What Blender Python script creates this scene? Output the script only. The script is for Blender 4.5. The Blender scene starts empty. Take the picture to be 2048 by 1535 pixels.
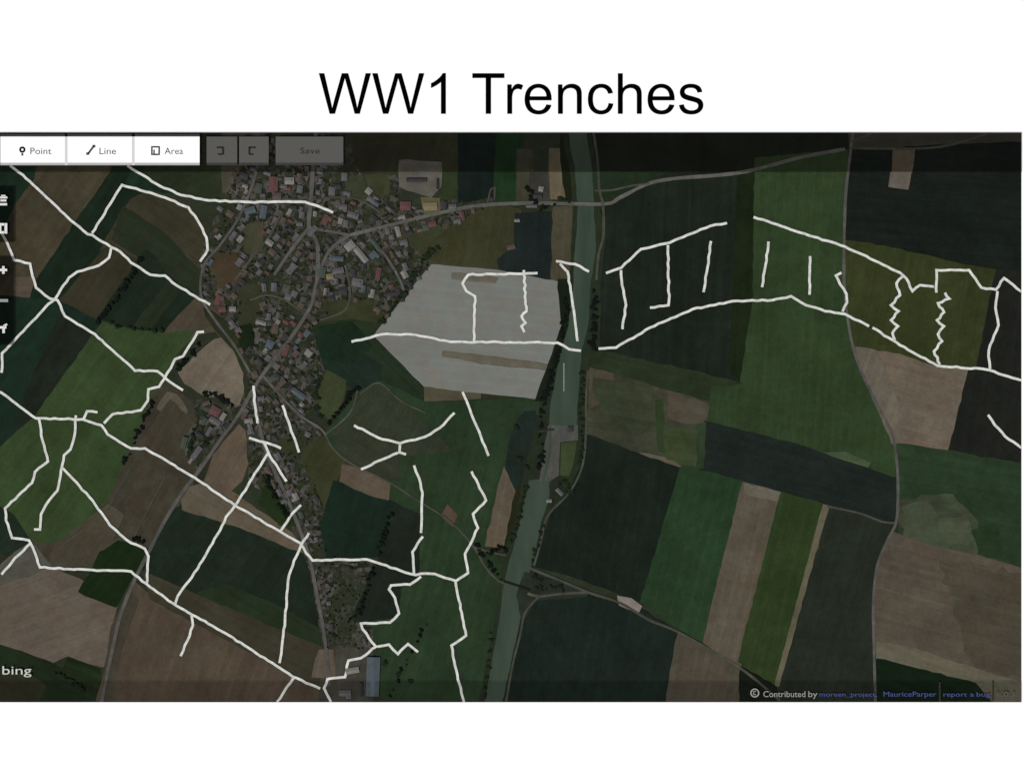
import bpy, bmesh, math, random
from mathutils import Vector, Matrix, noise
random.seed(7)
R = math.radians
scn = bpy.context.scene
COL = scn.collection
GAIN = 1.29

def lin(c):
    c = c / 255.0
    return c / 12.92 if c <= 0.04045 else ((c + 0.055) / 1.055) ** 2.4
def alb(rgb, g=GAIN):
    return tuple(min(0.9, lin(v) / g) for v in rgb) + (1.0,)

# ------------------------------------------------------------------ materials
def new_mat(name):
    m = bpy.data.materials.new(name); m.use_nodes = True
    nt = m.node_tree; b = nt.nodes['Principled BSDF']
    b.inputs['Specular IOR Level'].default_value = 0.0
    b.inputs['Roughness'].default_value = 1.0
    return m, nt, b
def mixc(nt, a, b_, fac, mode='MIX'):
    n = nt.nodes.new('ShaderNodeMix'); n.data_type = 'RGBA'; n.blend_type = mode
    for s, v in ((n.inputs[6], a), (n.inputs[7], b_), (n.inputs[0], fac)):
        if hasattr(v, 'type') and hasattr(v, 'is_output'): nt.links.new(v, s)
        else: s.default_value = v
    return n.outputs[2]
def noise_fac(nt, scale, detail, vec, lo=0.35, hi=0.65, rough=0.55):
    n = nt.nodes.new('ShaderNodeTexNoise'); n.inputs['Scale'].default_value = scale
    n.inputs['Detail'].default_value = detail; n.inputs['Roughness'].default_value = rough
    nt.links.new(vec, n.inputs['Vector'])
    r = nt.nodes.new('ShaderNodeMapRange'); r.inputs[1].default_value = lo; r.inputs[2].default_value = hi
    nt.links.new(n.outputs['Fac'], r.inputs[0])
    return r.outputs[0]
def field_mat(name, rgb, ang=0, amt=0.10, big=0.16, stripe=0.09, tint=(1.03, 1.0, 0.97), soft=False, blotch=0.13, tracks=0.28):
    """bare or sown soil: broad patches, drill lines along ang, fine mottling"""
    m, nt, b = new_mat(name)
    tc = nt.nodes.new('ShaderNodeTexCoord'); mp = nt.nodes.new('ShaderNodeMapping')
    mp.inputs['Rotation'].default_value[2] = R(-ang)
    mp.inputs['Location'].default_value = (random.uniform(0, 900), random.uniform(0, 900), 0)
    nt.links.new(tc.outputs['Object'], mp.inputs['Vector'])
    v = mp.outputs[0]
    base = alb(rgb)
    dark = tuple(x * (1 - big) for x in base[:3]) + (1,)
    lite = tuple(min(1, x * (1 + big) * t) for x, t in zip(base[:3], tint)) + (1,)
    c = mixc(nt, dark, lite, noise_fac(nt, 0.011, 3, v, 0.3, 0.7))
    # stretched streaks along the drill direction
    mp2 = nt.nodes.new('ShaderNodeMapping'); mp2.inputs['Scale'].default_value = (0.004, 0.085, 1)
    nt.links.new(v, mp2.inputs['Vector'])
    s = noise_fac(nt, 1.0, 3, mp2.outputs[0], 0.3, 0.7)
    c = mixc(nt, c, mixc(nt, (1 - stripe,) * 3 + (1,), (1 + stripe,) * 3 + (1,), s), 1.0, 'MULTIPLY')
    f = noise_fac(nt, 0.16, 3, v, 0.25, 0.75)
    c = mixc(nt, c, mixc(nt, (1 - amt,) * 3 + (1,), (1 + amt,) * 3 + (1,), f), 1.0, 'MULTIPLY')
    bl = noise_fac(nt, 0.045, 4, v, 0.3, 0.7, 0.65)
    c = mixc(nt, c, mixc(nt, (1 - blotch,) * 3 + (1,), (1 + blotch,) * 3 + (1,), bl), 1.0, 'MULTIPLY')
    wv = nt.nodes.new('ShaderNodeTexWave'); wv.bands_direction = 'Y'; wv.inputs['Scale'].default_value = 0.0175
    wv.inputs['Distortion'].default_value = 0.6; wv.inputs['Detail'].default_value = 1; wv.inputs['Detail Scale'].default_value = 0.3
    nt.links.new(v, wv.inputs['Vector'])
    rm = nt.nodes.new('ShaderNodeMapRange'); rm.inputs[1].default_value = .93; rm.inputs[2].default_value = 1.0
    rm.inputs[4].default_value = tracks; nt.links.new(wv.outputs['Fac'], rm.inputs[0])
    c = mixc(nt, c, (1.35, 1.3, 1.22, 1), rm.outputs[0], 'MULTIPLY')
    h = noise_fac(nt, 0.022, 2, v, 0.3, 0.7)
    c = mixc(nt, c, mixc(nt, (1.05, 0.99, 0.96, 1), (0.94, 1.01, 1.03, 1), h), 1.0, 'MULTIPLY')
    nt.links.new(c, b.inputs['Base Color'])
    if soft: feather(nt, b)
    return m
def feather(nt, b):
    """crop thins out towards the field margin (vertex attribute 'cover')"""
    at = nt.nodes.new('ShaderNodeAttribute'); at.attribute_name = 'cover'
    nt.links.new(at.outputs['Fac'], b.inputs['Alpha'])
def plain(name, rgb, var=0.08, scale=0.2, g=GAIN, spec=0.0):
    m, nt, b = new_mat(name)
    tc = nt.nodes.new('ShaderNodeTexCoord')
    base = alb(rgb, g)
    f = noise_fac(nt, scale, 3, tc.outputs['Object'], 0.3, 0.7)
    c = mixc(nt, tuple(x * (1 - var) for x in base[:3]) + (1,), tuple(min(1, x * (1 + var)) for x in base[:3]) + (1,), f)
    nt.links.new(c, b.inputs['Base Color']); b.inputs['Specular IOR Level'].default_value = spec
    return m
def glass(name, rgb, alpha):
    """tinted translucent plastic: part see-through, part matt"""
    m, nt, b = new_mat(name)
    b.inputs['Base Color'].default_value = alb(rgb)
    tr = nt.nodes.new('ShaderNodeBsdfTransparent'); mx = nt.nodes.new('ShaderNodeMixShader')
    out = nt.nodes['Material Output']
    mx.inputs[0].default_value = alpha
    nt.links.new(tr.outputs[0], mx.inputs[1]); nt.links.new(b.outputs[0], mx.inputs[2])
    nt.links.new(mx.outputs[0], out.inputs['Surface'])
    return m

M_white = plain('white_card', (255, 255, 255), 0.004, 0.01, 1.17)
M_black = plain('black_ink', (2, 2, 2), 0.0)
M_line = plain('pale_marker_tape', (211, 214, 206), 0.2, 0.11)
M_smoke = glass('smoked_plastic', (9, 9, 9), 0.215)
M_smoke2 = glass('smoked_plastic_dark', (6, 8, 7), 0.30)
M_smoke3 = glass('smoked_plastic_light', (6, 8, 7), 0.09)
M_frost = glass('frosted_grey_plastic', (112, 112, 108), 0.52)
M_btnshade = plain('grey_button_shade', (186, 186, 184), 0.02)  # shading at the foot of the white buttons, as a flat grey
M_btndiv = plain('light_grey_divider', (220, 220, 220), 0.02)
M_icon = plain('icon_ink', (70, 70, 70), 0.02)
M_icond = plain('icon_ink_dark', (20, 20, 20), 0.02)
M_iconw = plain('icon_white', (228, 228, 226), 0.02)
M_greyink = plain('faded_ink', (44, 44, 42), 0.02)
M_blueink = plain('blue_link_ink', (78, 86, 138), 0.1)
M_logo = plain('pale_logo', (205, 212, 198), 0.05)
M_attr = plain('attribution_ink', (158, 158, 150), 0.1)

# ------------------------------------------------------------------ helpers
def P(x, y, z=0.0): return Vector((x, -y, z))
def link(name, me, mat=None, parent=None):
    o = bpy.data.objects.new(name, me); COL.objects.link(o)
    if mat is not None and not me.materials: me.materials.append(mat)
    if parent: o.parent = parent
    return o
def tag(o, label=None, cat=None, group=None, kind=None):
    if label: o['label'] = label
    if cat: o['category'] = cat
    if group: o['group'] = group
    if kind: o['kind'] = kind
    return o
def empty(name, x, y, z=0, rz=0):
    o = bpy.data.objects.new(name, None); COL.objects.link(o)
    o.location = P(x, y, z); o.rotation_euler.z = rz; o.empty_display_size = 5
    return o
def jag(pts, amp, step=14, closed=True):
    out = []; n = len(pts)
    for i in range(n if closed else n - 1):
        a = Vector(pts[i]); b = Vector(pts[(i + 1) % n]); d = b - a; L = d.length
        k = max(1, int(L / step)); nrm = Vector((-d.y, d.x)) / max(L, 1e-6)
        for j in range(k):
            p = a + d * (j / k)
            if j: p = p + nrm * amp * noise.noise(Vector((p.x * .09, p.y * .09, 0))) * 2
            out.append((p.x, p.y))
    if not closed: out.append(tuple(pts[-1]))
    return out
def clampmap(p): return (min(2043, max(-3, p[0])), min(1403, max(265, p[1])))
_lay = [0]
FP = []
def under(p):
    """carry a field that reaches the frame on underneath the board"""
    x, y = p
    return (-18 if x <= 0.5 else (2060 if x >= 2042.5 else x), 248 if y <= 265.5 else (1420 if y >= 1402.5 else y))
def poly(name, pts, mat, z, amp=1.6, soft=2.6):
    pts = jag([under(p) for p in pts], amp)
    if sum(a[0] * b_[1] - b_[0] * a[1] for a, b_ in zip(pts, pts[1:] + pts[:1])) < 0: pts.reverse()
    n = len(pts); out = []
    for i in range(n):                       # widen by the feather so the visible edge stays put
        a, p, c_ = Vector(pts[i - 1]), Vector(pts[i]), Vector(pts[(i + 1) % n])
        d1 = (p - a).normalized(); d2 = (c_ - p).normalized(); t = d1 + d2
        t = t.normalized() if t.length > 1e-3 else d1
        q = p + Vector((t.y, -t.x)) * soft * .8
        out.append(q)
    bm = bmesh.new(); vs = [bm.verts.new(P(q.x, q.y, z)) for q in out]
    f = bm.faces.new(vs); outer_ = set(vs)
    if f.normal.z < 0: f.normal_flip()
    if soft: bmesh.ops.inset_individual(bm, faces=[f], thickness=soft * 1.7, use_even_offset=False)
    lay = bm.verts.layers.float.new('cover')
    for v in bm.verts: v[lay] = 0.0 if (soft and v in outer_) else 1.0
    bmesh.ops.triangulate(bm, faces=bm.faces[:])
    for f in bm.faces:
        if f.normal.z < 0: f.normal_flip()
    me = bpy.data.meshes.new(name); bm.to_mesh(me); bm.free()
    return tag(link(name, me, mat), kind='structure')
def field(pts, rgb, ang=0, amp=1.6, name='field', soft=3.6, **k):
    g = .3 * rgb[0] + .59 * rgb[1] + .11 * rgb[2]; rgb = tuple(v + (g - v) * .14 for v in rgb); rgb = (rgb[0] * .97, rgb[1] * 1.01, rgb[2] * .95) if g < 42 else rgb; rgb = (rgb[0] * .985, rgb[1] * 1.01, rgb[2] * .97)
    _lay[0] += 1; FP.append(pts)
    return poly(name, pts, field_mat('soil', rgb, ang, soft=True, **k), 0.05 + _lay[0] * 0.018, amp, soft)
def smooth(pts, step=9):
    out = []
    n = len(pts)
    for i in range(n - 1):
        p0 = Vector(pts[max(0, i - 1)]); p1 = Vector(pts[i]); p2 = Vector(pts[i + 1]); p3 = Vector(pts[min(n - 1, i + 2)])
        k = max(1, int((p2 - p1).length / step))
        for j in range(k):
            t = j / k
            out.append(0.5 * ((2 * p1) + (-p0 + p2) * t + (2 * p0 - 5 * p1 + 4 * p2 - p3) * t * t + (-p0 + 3 * p1 - 3 * p2 + p3) * t ** 3))
    out.append(Vector(pts[-1]))
    return out
def offs(pts, w):
    """left and right offset lists with mitred joins"""
    L, Rr = [], []
    n = len(pts)
    for i in range(n):
        p = Vector(pts[i])
        d1 = (p - Vector(pts[i - 1])).normalized() if i else None
        d2 = (Vector(pts[i + 1]) - p).normalized() if i < n - 1 else None
        if d1 is None: d1 = d2
        if d2 is None: d2 = d1
        t = d1 + d2
        t = t.normalized() if t.length > 1e-3 else d1
        nrm = Vector((-t.y, t.x)); c = max(0.55, nrm.dot(Vector((-d1.y, d1.x))))
        o = nrm * (w / 2 / c)
        L.append(p + o); Rr.append(p - o)
    return L, Rr
def ribbon(name, pts, w, mat, z0, z1=None, parent=None, wob=0.0):
    if wob:
        pts = [Vector(p) for p in pts]
    L, Rr = offs(pts, w)
    if wob:
        for i in range(len(L)):
            a = 1 + wob * noise.noise(Vector((pts[i][0] * .05, pts[i][1] * .05, 3))) * 2
            m = (L[i] + Rr[i]) / 2; L[i] = m + (L[i] - m) * a; Rr[i] = m + (Rr[i] - m) * a
    bm = bmesh.new(); top = z1 if z1 is not None else z0
    a = [bm.verts.new(P(*clampmap(p), top)) for p in L]; b = [bm.verts.new(P(*clampmap(p), top)) for p in Rr]
    for i in range(len(a) - 1): bm.faces.new((a[i], a[i + 1], b[i + 1], b[i]))
    if z1 is not None:
        a0 = [bm.verts.new(P(*clampmap(p), z0)) for p in L]; b0 = [bm.verts.new(P(*clampmap(p), z0)) for p in Rr]
        for i in range(len(a) - 1):
            bm.faces.new((a0[i], a0[i + 1], a[i + 1], a[i])); bm.faces.new((b[i], b[i + 1], b0[i + 1], b0[i]))
        bm.faces.new((a0[0], a[0], b[0], b0[0])); bm.faces.new((a[-1], a0[-1], b0[-1], b[-1]))
    bmesh.ops.recalc_face_normals(bm, faces=bm.faces[:])
    if z1 is None:
        for f in bm.faces:
            if f.normal.z < 0: f.normal_flip()
    me = bpy.data.meshes.new(name); bm.to_mesh(me); bm.free()
    return link(name, me, mat, parent)
def slab(name, x0, y0, x1, y1, z0, z1, mat, parent=None, bev=0.0, org=None):
    """box with a top rectangle given in plan coordinates"""
    bm = bmesh.new(); bmesh.ops.create_cube(bm, size=1)
    ox, oy = org if org else (0, 0)
    for v in bm.verts:
        v.co = Vector(((x0 + x1) / 2 - ox + v.co.x * (x1 - x0), -((y0 + y1) / 2 - oy) + v.co.y * (y1 - y0), (z0 + z1) / 2 + v.co.z * (z1 - z0)))
    if bev:
        es = [e for e in bm.edges if abs(e.verts[0].co.z - e.verts[1].co.z) > 1e-4]
        bmesh.ops.bevel(bm, geom=es, offset=bev, segments=3, affect='EDGES')
    me = bpy.data.meshes.new(name); bm.to_mesh(me); bm.free()
    return link(name, me, mat, parent)
def words(name, body, x, y, w, h, z, mat, parent=None, org=(0, 0), ext=0.15):
    """text as mesh; x left edge, y baseline, w total width, h cap height, all in plan units"""
    cu = bpy.data.curves.new(name, 'FONT'); cu.body = body; cu.size = 10; cu.extrude = 0.1; cu.resolution_u = 3
    t = bpy.data.objects.new('tmp', cu); COL.objects.link(t)
    dg = bpy.context.evaluated_depsgraph_get(); me = bpy.data.meshes.new_from_object(t.evaluated_get(dg))
    bpy.data.objects.remove(t); bpy.data.curves.remove(cu)
    xs = [v.co.x for v in me.vertices]; x0, x1 = min(xs), max(xs); sx = w / (x1 - x0); sy = h / 7.0
    for v in me.vertices:
        v.co = Vector((x - org[0] + (v.co.x - x0) * sx, -(y - org[1]) + v.co.y * sy, z + (v.co.z + 0.1) / 0.2 * ext))
    me.name = name; me.materials.clear()
    return link(name, me, mat, parent)

# ------------------------------------------------------------------ ground and fields
bm = bmesh.new()
vs = [bm.verts.new(P(x, y, 0)) for x, y in ((-20, 248), (2062, 248), (2062, 1420), (-20, 1420))]
bm.faces.new(list(reversed(vs))); me = bpy.data.meshes.new('ground'); bm.to_mesh(me); bm.free()
tag(link('ground', me, field_mat('ground_soil', (44, 50, 38), 20)), kind='structure')

F = field
F([(0,265),(95,265),(75,345),(30,410),(25,500),(0,500)], (27,42,35), 60)
F([(95,265),(245,265),(222,345),(155,440),(75,558),(62,585),(75,600),(0,592),(0,500),(25,425),(32,408),(70,360)], (65,59,46), 55)
F([(29,556),(64,556),(70,596),(29,590)], (84,71,63), 0)
F([(245,265),(300,265),(330,370),(285,385),(262,400),(200,500),(110,605),(60,600),(75,558),(155,440),(222,345)], (27,38,30), 56)
F([(262,345),(300,345),(345,385),(300,380),(250,372)], (28,46,38), 60)
F([(300,265),(460,265),(450,345),(432,385),(440,402),(395,400),(345,385),(290,350)], (40,48,33), 30)
F([(445,265),(500,265),(505,345),(470,384),(446,384)], (72,68,58), 80)
F([(262,400),(300,380),(380,410),(410,470),(412,510),(402,585),(330,548),(285,520),(215,490),(200,500)], (57,54,41), -35)
F([(245,415),(265,425),(330,470),(400,545),(402,588),(330,548),(225,478)], (38,46,33), -38)
F([(215,495),(275,520),(250,560),(195,630),(200,645),(130,625),(118,600)], (54,51,39), 55)
F([(292,500),(310,515),(330,548),(400,598),(370,620),(340,668),(300,662),(250,650),(195,635),(250,560)], (29,39,31), 55)
F([(340,560),(360,575),(300,655),(270,650)], (38,46,32), 55)
F([(400,590),(430,620),(478,690),(455,690),(430,660),(395,668),(345,700),(330,665),(370,620)], (72,64,53), 55)
F([(0,592),(75,600),(120,605),(190,640),(205,645),(185,672),(70,835),(0,915)], (27,43,37), 55)
F([(120,630),(185,672),(72,835),(25,885),(50,790)], (33,38,33), 55)
F([(205,645),(250,658),(330,668),(387,662),(345,720),(325,755),(300,800),(275,860),(255,905),(215,1000),(110,1092),(60,1080),(0,1015),(0,912),(70,835),(185,672)], (51,68,39), 55)
F([(0,1005),(25,1030),(60,1082),(30,1112),(0,1100)], (33,42,36), 50)
F([(325,760),(400,820),(378,880),(400,930),(380,975),(300,1090),(265,1105),(215,1130),(60,1135),(60,1085),(120,1092),(215,1010),(260,905),(300,810)], (62,57,48), 55)
F([(335,785),(352,790),(372,820),(368,838),(340,835),(315,815)], (84,78,66), 50)
F([(110,1090),(215,1010),(245,1030),(200,1130),(100,1130)], (72,65,54), 55)
F([(280,930),(300,935),(385,965),(330,1040),(290,1088),(240,1070)], (66,60,50), 60)
F([(340,800),(390,850),(372,905),(290,920),(300,860)], (64,58,48), 62)
F([(455,675),(470,685),(483,700),(483,805),(476,818),(455,792),(420,796),(370,765),(358,745),(400,705),(430,680)], (104,93,83), 55)
F([(455,668),(485,690),(560,700),(500,725),(483,705)], (88,84,74), 20)
F([(0,1150),(28,1108),(60,1090),(100,1135),(160,1160),(232,1212),(224,1240),(206,1332),(180,1325),(132,1310),(100,1325),(0,1284)], (94,83,75), 20)
F([(30,1105),(62,1085),(100,1130),(60,1150),(0,1165)], (78,76,71), 20)
F([(235,1083),(290,1095),(288,1135),(262,1152),(231,1212),(158,1182),(185,1140),(200,1105)], (27,40,22), 50)
F([(0,1284),(100,1325),(135,1345),(195,1365),(190,1403),(0,1403)], (32,42,30), -25)
F([(0,1340),(60,1352),(90,1372),(60,1403),(0,1403)], (46,46,34), -25)
F([(136,1314),(198,1340),(198,1388),(122,1352)], (32,42,26), -20, stripe=.3)
F([(270,1165),(300,1192),(560,1332),(640,1375),(640,1403),(188,1403),(240,1250)], (79,67,57), 70)
F([(225,1250),(262,1180),(275,1200),(240,1300),(222,1403),(200,1403)], (66,60,52), 78)
F([(345,1020),(365,1012),(470,1050),(600,1100),(622,1140),(640,1260),(648,1305),(560,1265),(300,1155),(290,1125),(315,1080)], (31,40,34), 50)
F([(455,1170),(560,1215),(640,1260),(648,1310),(560,1275),(380,1190)], (36,48,32), -28)
F([(288,1145),(345,1170),(560,1262),(652,1300),(652,1372),(630,1372),(300,1195)], (58,54,43), -28)
F([(365,1000),(380,975),(430,960),(500,1010),(600,1080),(608,1105),(480,1052),(366,1018)], (92,81,69), -28)
F([(478,850),(497,870),(502,905),(482,960),(444,992),(408,965),(428,910)], (92,78,67), 60)

# the built-up ground of the village: yards, gardens, hard standings
mv, nt, b = new_mat('yards_and_gardens')
tc = nt.nodes.new('ShaderNodeTexCoord'); v = tc.outputs['Object']
vo = nt.nodes.new('ShaderNodeTexVoronoi'); vo.inputs['Scale'].default_value = 0.12; nt.links.new(v, vo.inputs['Vector'])
sp = nt.nodes.new('ShaderNodeSeparateColor'); nt.links.new(vo.outputs['Color'], sp.inputs[0])
rp = nt.nodes.new('ShaderNodeValToRGB'); nt.links.new(sp.outputs[0], rp.inputs[0])
rp.color_ramp.interpolation = 'CONSTANT'
els = rp.color_ramp.elements
cols = [(0, (42,46,34)), (.2, (74,73,70)), (.36, (34,40,29)), (.5, (86,85,82)), (.6, (62,58,50)), (.74, (50,56,40)), (.88, (80,75,70))]
els[0].color = alb(cols[0][1]); els[1].position = cols[1][0]; els[1].color = alb(cols[1][1])
for p_, c_ in cols[2:]:
    e = els.new(p_); e.color = alb(c_)
c = mixc(nt, rp.outputs[0], alb((46, 52, 38)), noise_fac(nt, 0.014, 3, v, 0.44, 0.64))
f = noise_fac(nt, 0.3, 3, v, 0.25, 0.75)
c = mixc(nt, c, mixc(nt, (.6, .6, .6, 1), (1.35, 1.35, 1.35, 1), f), 1.0, 'MULTIPLY')
nt.links.new(c, b.inputs['Base Color'])
NF = len(FP)
VILL = [(470,345),(500,265),(700,265),(796,350),(800,398),(830,418),(925,398),(985,392),(985,412),(930,440),(890,470),(868,528),(800,620),(765,660),(700,640),(650,660),(645,720),(690,750),(655,745),(630,800),(600,840),(655,870),(640,900),(600,905),(650,960),(690,1080),(690,1115),(745,1125),(745,1250),(745,1310),(660,1330),(640,1250),(622,1140),(600,1080),(540,990),(500,960),(495,870),(480,815),(500,760),(480,700),(470,660),(430,610),(402,590),(405,510),(430,440)]
_lay[0] += 1
feather(nt, b)
poly('village_ground', [(385,800),(440,795),(478,815),(455,850),(420,905),(395,940),(372,905),(375,870),(398,840)], mv, 0.045 + _lay[0] * .018, 3, 4)
poly('village_ground', VILL, mv, 0.05 + _lay[0] * .018, 3, 4)
F([(728,345),(776,345),(778,385),(745,396)], (54,58,39), 80)
F([(428,505),(470,508),(484,560),(440,572),(422,535)], (64,54,42), 60, soft=5)
F([(474,568),(520,572),(522,602),(494,676),(478,655),(484,602)], (52,54,38), 60, soft=5)
F([(490,452),(524,446),(522,500),(492,508)], (66,66,50), 80, soft=5)
F([(645,604),(735,600),(768,632),(752,655),(700,640),(652,652)], (52,55,36), 20, soft=5)
F([(802,472),(876,452),(892,468),(864,515),(835,498)], (56,59,40), 20, soft=5)
F([(690,360),(722,352),(735,392),(700,396)], (56,60,44), 20, soft=5)
F([(560,880),(590,885),(585,905),(560,900)], (48,54,34), 20, soft=4)
F([(535,960),(556,985),(590,1050),(560,1048),(520,1005)], (34,46,26), 60, soft=4)
F([(688,265),(920,265),(920,345),(722,345)], (50,50,38), 70)
F([(880,345),(917,345),(917,396),(880,396)], (46,58,36), 88)
F([(800,322),(881,326),(880,372),(862,392),(800,372)], (94,89,83), 0)
F([(843,395),(878,398),(878,420),(850,425)], (86,80,58), 0)
F([(918,265),(996,265),(990,392),(918,404)], (24,33,33), 88)
F([(996,265),(1045,265),(1038,400),(988,402)], (29,49,31), 88)
F([(1035,300),(1064,300),(1064,405),(1035,405)], (58,58,46), 88)
F([(1062,345),(1100,345),(1103,405),(1062,405)], (54,54,50), 88)
F([(1100,298),(1123,298),(1133,396),(1103,396)], (96,85,70), 88)
F([(1123,265),(1132,265),(1154,345),(1158,400),(1133,396),(1123,320)], (30,34,22), 88)
F([(985,410),(1040,420),(1035,500),(997,545),(863,530),(850,500),(900,455)], (57,57,38), 80)
F([(1032,428),(1108,425),(1106,560),(1000,545),(996,520),(1030,490)], (31,38,41), 88)
F([(1108,415),(1147,415),(1143,562),(1104,560)], (72,67,53), 86)
F([(625,650),(700,640),(765,650),(750,672),(700,700),(645,720)], (40,50,34), 40)
F([(640,682),(700,655),(750,672),(850,775),(842,812),(770,765),(722,785),(690,760)], (35,48,34), -45)
F([(632,672),(690,690),(760,730),(760,762),(715,782),(650,735)], (30,42,37), -45)
F([(655,742),(690,762),(684,800),(662,842),(632,812),(638,770)], (58,64,41), 75)
F([(720,785),(757,762),(850,805),(1092,797),(1062,850),(1022,920),(1010,1000),(978,1092),(1010,1140),(1000,1403),(765,1403),(745,1250),(720,1245),(835,1150),(790,1000),(680,925),(650,870)], (40,57,38), 75)
F([(757,765),(795,800),(850,850),(900,900),(790,910),(700,900),(665,868),(700,820)], (51,57,44), 60)
F([(665,868),(790,905),(800,960),(700,930)], (50,54,42), -35)
F([(850,775),(960,785),(960,795),(850,800)], (78,72,58), -8)
F([(645,870),(690,925),(668,965),(660,1040),(640,990),(600,905)], (54,57,36), 60)
F([(685,930),(730,940),(778,968),(775,1006),(735,992),(680,966)], (92,78,68), -30)
F([(668,962),(735,992),(790,1006),(762,1112),(655,1112),(642,1050)], (26,40,35), 75)
F([(762,1112),(790,1006),(838,1030),(835,1150),(800,1175),(795,1230),(720,1243),(705,1235)], (33,38,34), 72)
F([(895,1010),(912,1030),(905,1050),(885,1030)], (92,74,60), 0)
F([(1052,826),(1068,824),(1074,850),(1073,900),(1066,950),(1050,980),(1034,990),(1021,965),(1016,930),(1021,885),(1034,850)], (31,40,38), 85, soft=6, amp=3)
F([(1008,935),(1032,992),(1012,1092),(972,1090)], (91,80,68), 80)
F([(1035,975),(1055,960),(1030,1100),(1010,1095)], (36,38,24), 80)
F([(660,1290),(745,1300),(745,1403),(640,1403),(640,1375)], (62,60,54), 80, big=.5)
F([(640,1300),(665,1300),(668,1350),(625,1352)], (92,80,70), 80)
# pale quadrilateral field in the middle
F([(863,529),(1000,541),(1137,568),(1134,650),(1112,722),(1082,797),(960,785),(848,772),(748,671),(800,605)], (118,117,114), -6, amp=1.0, big=.06, stripe=.04, amt=.03, blotch=.05, tracks=.15, tint=(1,1,1.02), soft=1.2)
F([(905,546),(995,556),(990,564),(905,556)], (98,94,86), -6, amp=.5)
F([(886,703),(1000,716),(1106,730),(1104,738),(990,728),(886,711)], (98,92,82), -6, amp=1.5)
# east of the canal
F([(1180,265),(1702,265),(1700,300),(1650,308),(1480,345),(1340,356),(1290,368),(1240,392),(1205,408)], (31,33,29), 85)
F([(1190,345),(1330,345),(1290,368),(1240,392),(1200,405)], (33,44,32), 20)
F([(1205,412),(1260,388),(1330,360),(1480,350),(1512,345),(1508,600),(1482,767),(1380,742),(1200,705),(1178,690),(1200,560)], (30,36,32), 88, stripe=.16)
F([(1478,350),(1512,345),(1508,600),(1482,767),(1462,740)], (28,36,22), 86)
F([(1512,318),(1694,300),(1690,480),(1695,620),(1730,760),(1795,915),(1790,952),(1600,892),(1410,842),(1420,762),(1482,767),(1508,600)], (46,63,38), 86)
F([(1700,265),(2043,265),(2043,300),(1700,300)], (58,56,50), 5)
F([(1702,300),(2043,285),(2043,548),(1930,532),(1692,482)], (27,31,30), -5)
F([(1788,298),(1828,298),(1822,345),(1786,345)], (88,78,68), 85, amp=.5)
F([(1783,345),(1821,345),(1815,377),(1779,372)], (100,92,85), 85, amp=.8)
F([(1692,482),(1800,500),(1930,532),(1994,541),(1955,740),(1880,738),(1705,692)], (52,58,31), 80)
F([(1994,541),(2043,546),(2043,932),(1893,902),(1930,742),(1955,738)], (33,33,33), 82)
F([(1715,697),(1800,710),(1870,735),(1934,740),(1893,902),(1785,885)], (101,89,79), -15)
F([(1795,888),(1893,902),(2043,932),(2043,1142),(1990,1130),(1900,1098),(1800,1065),(1795,980)], (40,58,39), -10)
F([(1800,1000),(1905,990),(1955,1045),(1952,1112),(1860,1095),(1808,1070)], (62,69,53), -5, amp=5, big=.3)
F([(1798,1070),(1860,1092),(1960,1112),(2043,1142),(2043,1368),(1980,1362),(1755,1310),(1745,1250),(1760,1120),(1782,1062)], (83,74,65), -15)
F([(1880,1120),(2043,1150),(2043,1360),(1950,1340)], (74,67,57), -15, amp=8)
F([(1755,1284),(1830,1298),(1900,1322),(2043,1372),(2043,1403),(1992,1403),(1950,1366),(1755,1316)], (94,88,75), -18)
F([(1755,1318),(1950,1367),(1996,1403),(1755,1403)], (22,34,24), -18)
F([(1170,735),(1210,740),(1340,770),(1417,800),(1395,937),(1300,917),(1170,872)], (60,61,49), -10, big=.4)
F([(1340,782),(1417,812),(1400,850),(1335,832)], (76,69,59), -12, amp=5)
F([(1180,735),(1225,745),(1220,800),(1180,815)], (74,68,54), 85, amp=4)
F([(1178,690),(1200,703),(1380,742),(1482,767),(1420,770),(1417,800),(1340,778),(1210,738),(1178,730)], (39,50,34), -14)
F([(1280,905),(1360,925),(1365,938),(1300,922)], (94,84,72), -15)
F([(1410,843),(1600,892),(1790,957),(1790,1047),(1650,1010),(1400,935)], (32,38,38), -16)
F([(1395,850),(1410,845),(1405,935),(1385,935)], (46,60,42), 86)
F([(1176,870),(1300,918),(1362,937),(1285,1202),(1150,1152),(1073,1132),(1102,1030),(1140,980),(1165,930)], (27,34,31), 80)
F([(1365,930),(1487,965),(1410,1283),(1340,1242),(1283,1202)], (38,60,38), 76)
F([(1487,965),(1563,985),(1480,1332),(1408,1283)], (87,78,68), 76)
F([(1563,985),(1648,1010),(1555,1372),(1478,1322)], (44,59,31), 76)
F([(1648,1010),(1661,1013),(1563,1366),(1550,1374)], (94,88,72), 76, amp=.6)
F([(1661,1013),(1790,1047),(1762,1090),(1745,1150),(1748,1403),(1560,1403),(1563,1366)], (39,43,39), 74)
F([(1065,1202),(1150,1187),(1270,1212),(1357,1268),(1345,1330),(1330,1403),(1003,1403),(1045,1240)], (29,38,36), 80)
F([(1050,1145),(1180,1185),(1170,1190),(1070,1198),(1045,1240),(1035,1190)], (42,48,40), -10)
F([(1357,1268),(1480,1332),(1482,1403),(1331,1403),(1345,1330)], (77,70,60), 78)
F([(1482,1335),(1552,1374),(1550,1403),(1480,1403)], (26,28,24), -30)
F([(1236,1192),(1262,1198),(1282,1212),(1276,1223),(1240,1208)], (118,110,106), -30, amp=.5)

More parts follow.
